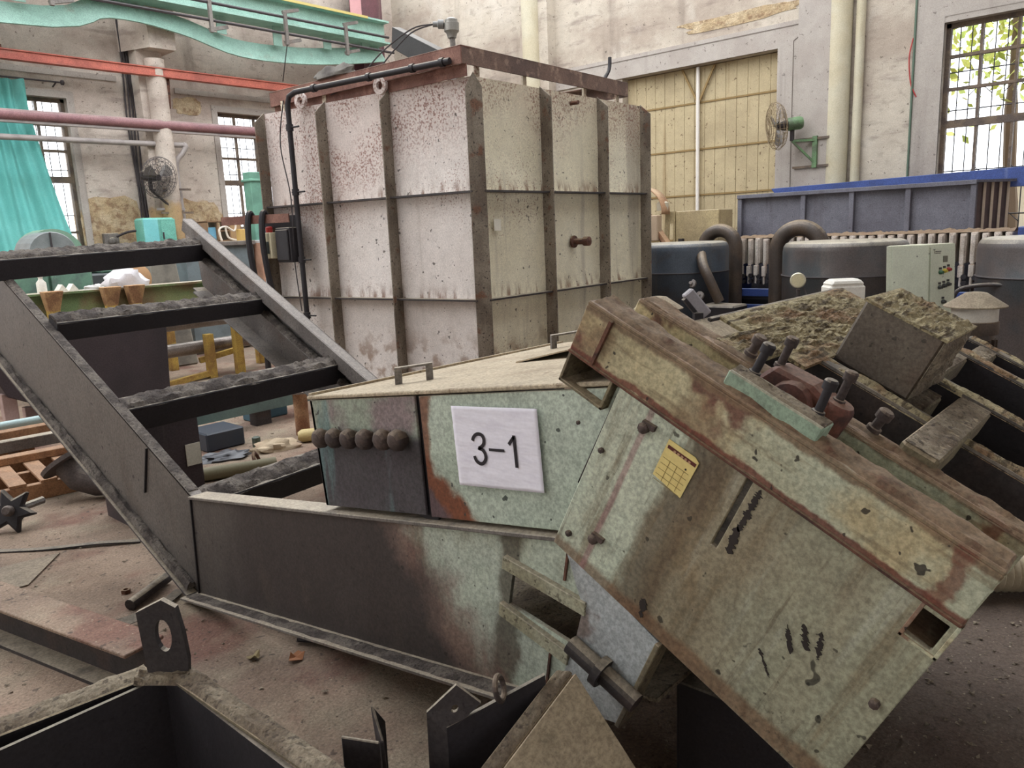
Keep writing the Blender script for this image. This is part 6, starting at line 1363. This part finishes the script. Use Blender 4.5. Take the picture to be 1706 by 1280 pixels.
# girder lying on the floor behind the trough
gi = thing('floor_girder', (.75, 3.0, 0), 'dusty steel girder lying on the floor at the left edge', 'girder')
g0 = V(.60, 3.75, 0); g1 = V(.86, 2.55, 0); gdv = (g1 - g0); gs_ = V(gdv.y, -gdv.x, 0).normalized()
mb = MB(); mb.obox(g0 + V(0, 0, .155), gdv, -gs_ * .15, (0, 0, .014)); mb.build('top_flange', M['floor'], gi, bevel=.003)
mb = MB(); mb.obox(g0 - gs_ * .07, gdv, -gs_ * .012, (0, 0, .155)); mb.build('web', M['dark_steel'], gi)
mb = MB(); mb.obox(g0, gdv, -gs_ * .15, (0, 0, .014)); mb.build('bottom_flange', M['dark_steel'], gi)
# small bent bracket standing by the trough
bk_ = thing('bent_bracket', (.83, 1.2, 0), 'small bent steel bracket sticking up at the bottom of the view', 'bracket')
mb = MB(); mb.prism([V(.81, 1.25, .0), V(.86, 1.19, .0), V(.86, 1.19, .46), V(.81, 1.25, .475)], (.006, .006, 0)); mb.build('front_leaf', M['dark_steel'], bk_, bevel=.002)
mb = MB(); mb.prism([V(.865, 1.19, .30), V(.895, 1.225, .30), V(.895, 1.225, .475), V(.88, 1.24, .515), V(.865, 1.19, .46)], (.005, -.005, 0)); mb.build('side_leaf', M['dark_steel'], bk_, bevel=.002)
mb = MB(); mb.box(.78, .92, 1.15, 1.3, 0, .012); mb.build('foot', M['dark_steel'], bk_)
# wedge shaped housing at the bottom centre
wz = thing('wedge_housing', (1.05, .9, 0), 'dusty olive wedge shaped steel housing at the bottom centre', 'housing')
r0 = V(.90, .935, .44); r1 = V(1.15, .915, .61)
R0 = V(.82, .92, .38)
top = V(1.15, .90, .585); low = V(.86, .93, .43)
mb = MB(); f0, f1 = low, top; f2 = V(1.16, .74, .40); f3 = V(1.02, .66, .1); f4 = V(.86, .80, .1)
f3 = f0 + (f2 - f1) * 1.6; f2 = f1 + (f2 - f1) * 1.6; mb.add([f0, f1, f2, f3], [(0, 1, 2, 3)]); o = mb.build('face_plate', M['olive_plate'], wz); md = o.modifiers.new('t', 'SOLIDIFY'); md.thickness = .012
ed = (top - low); fn = V(-.5, .55, .5).normalized()
mb = MB(); mb.obox(low, ed, V(-.022, .034, .004), V(0, 0, -.012)); mb.build('rim_flange', M['olive_plate'], wz, bevel=.002)
mb = MB(); mb.mound(low + V(-.01, .017, .004), top + V(-.01, .017, .004), (-.5, .8, .1), .034, .004, 60, 3, .9); mb.build('debris_crust', M['crust'], wz, True)
mb = MB(); mb.prism([V(.925, 1.05, .52), V(1.10, .935, .595), V(1.10, .935, .1), V(.925, 1.05, .1)], (.006, .008, 0)); mb.build('side_plate', M['black_steel'], wz)
q0, q1, q2, q3 = V(.905, 1.085, .55), V(.953, 1.045, .603), V(.985, 1.01, .56), V(.925, 1.05, .505)
mb = MB(); cc_ = V(.945, 1.045, .555); qd = (q3 - q0).normalized(); qe = (q1 - q0).normalized()
mb.holed([q0, q1, q2, q3, V(.93, 1.06, .1), V(.90, 1.09, .1)], [[cc_ + qd * (.007 * math.cos(a)) + qe * (.009 * math.sin(a)) for a in [2 * math.pi * k / 12 for k in range(12)]]], (.006, .006, 0)); mb.build('lug_plate', M['dark_steel'], wz)
mb = MB(); mb.torus((1.015, .985, .588), (.45, -.85, .25), .024, .006, 20, 8); mb.build('eye_ring', M['bolt'], wz, True)
# scattered grit and chips on the floor
rn = random.Random(11); mb = MB()
def chip(c, s):
    pts = [c + V(rn.uniform(-1, 1), rn.uniform(-1, 1), rn.uniform(0, .7)) * s for _ in range(5)]
    mb.add(pts, [(0, 1, 2), (0, 2, 3), (0, 3, 4), (0, 4, 1), (1, 4, 3, 2)])
for i in range(1500):
    x, y_ = rn.uniform(.2, 3.8), rn.uniform(.1, 6.5); chip(V(x, y_, 0), rn.choice((.004, .005, .006, .008, .012)))
for i in range(600):
    x, y_ = rn.uniform(1.4, 3.2), rn.uniform(.1, 1.1); chip(V(x, y_, 0), rn.choice((.006, .008, .014)))
gr = mb.build('floor_grit', M['crust']); tag(gr, 'loose grit and chips scattered over the workshop floor', 'grit', None, 'stuff')
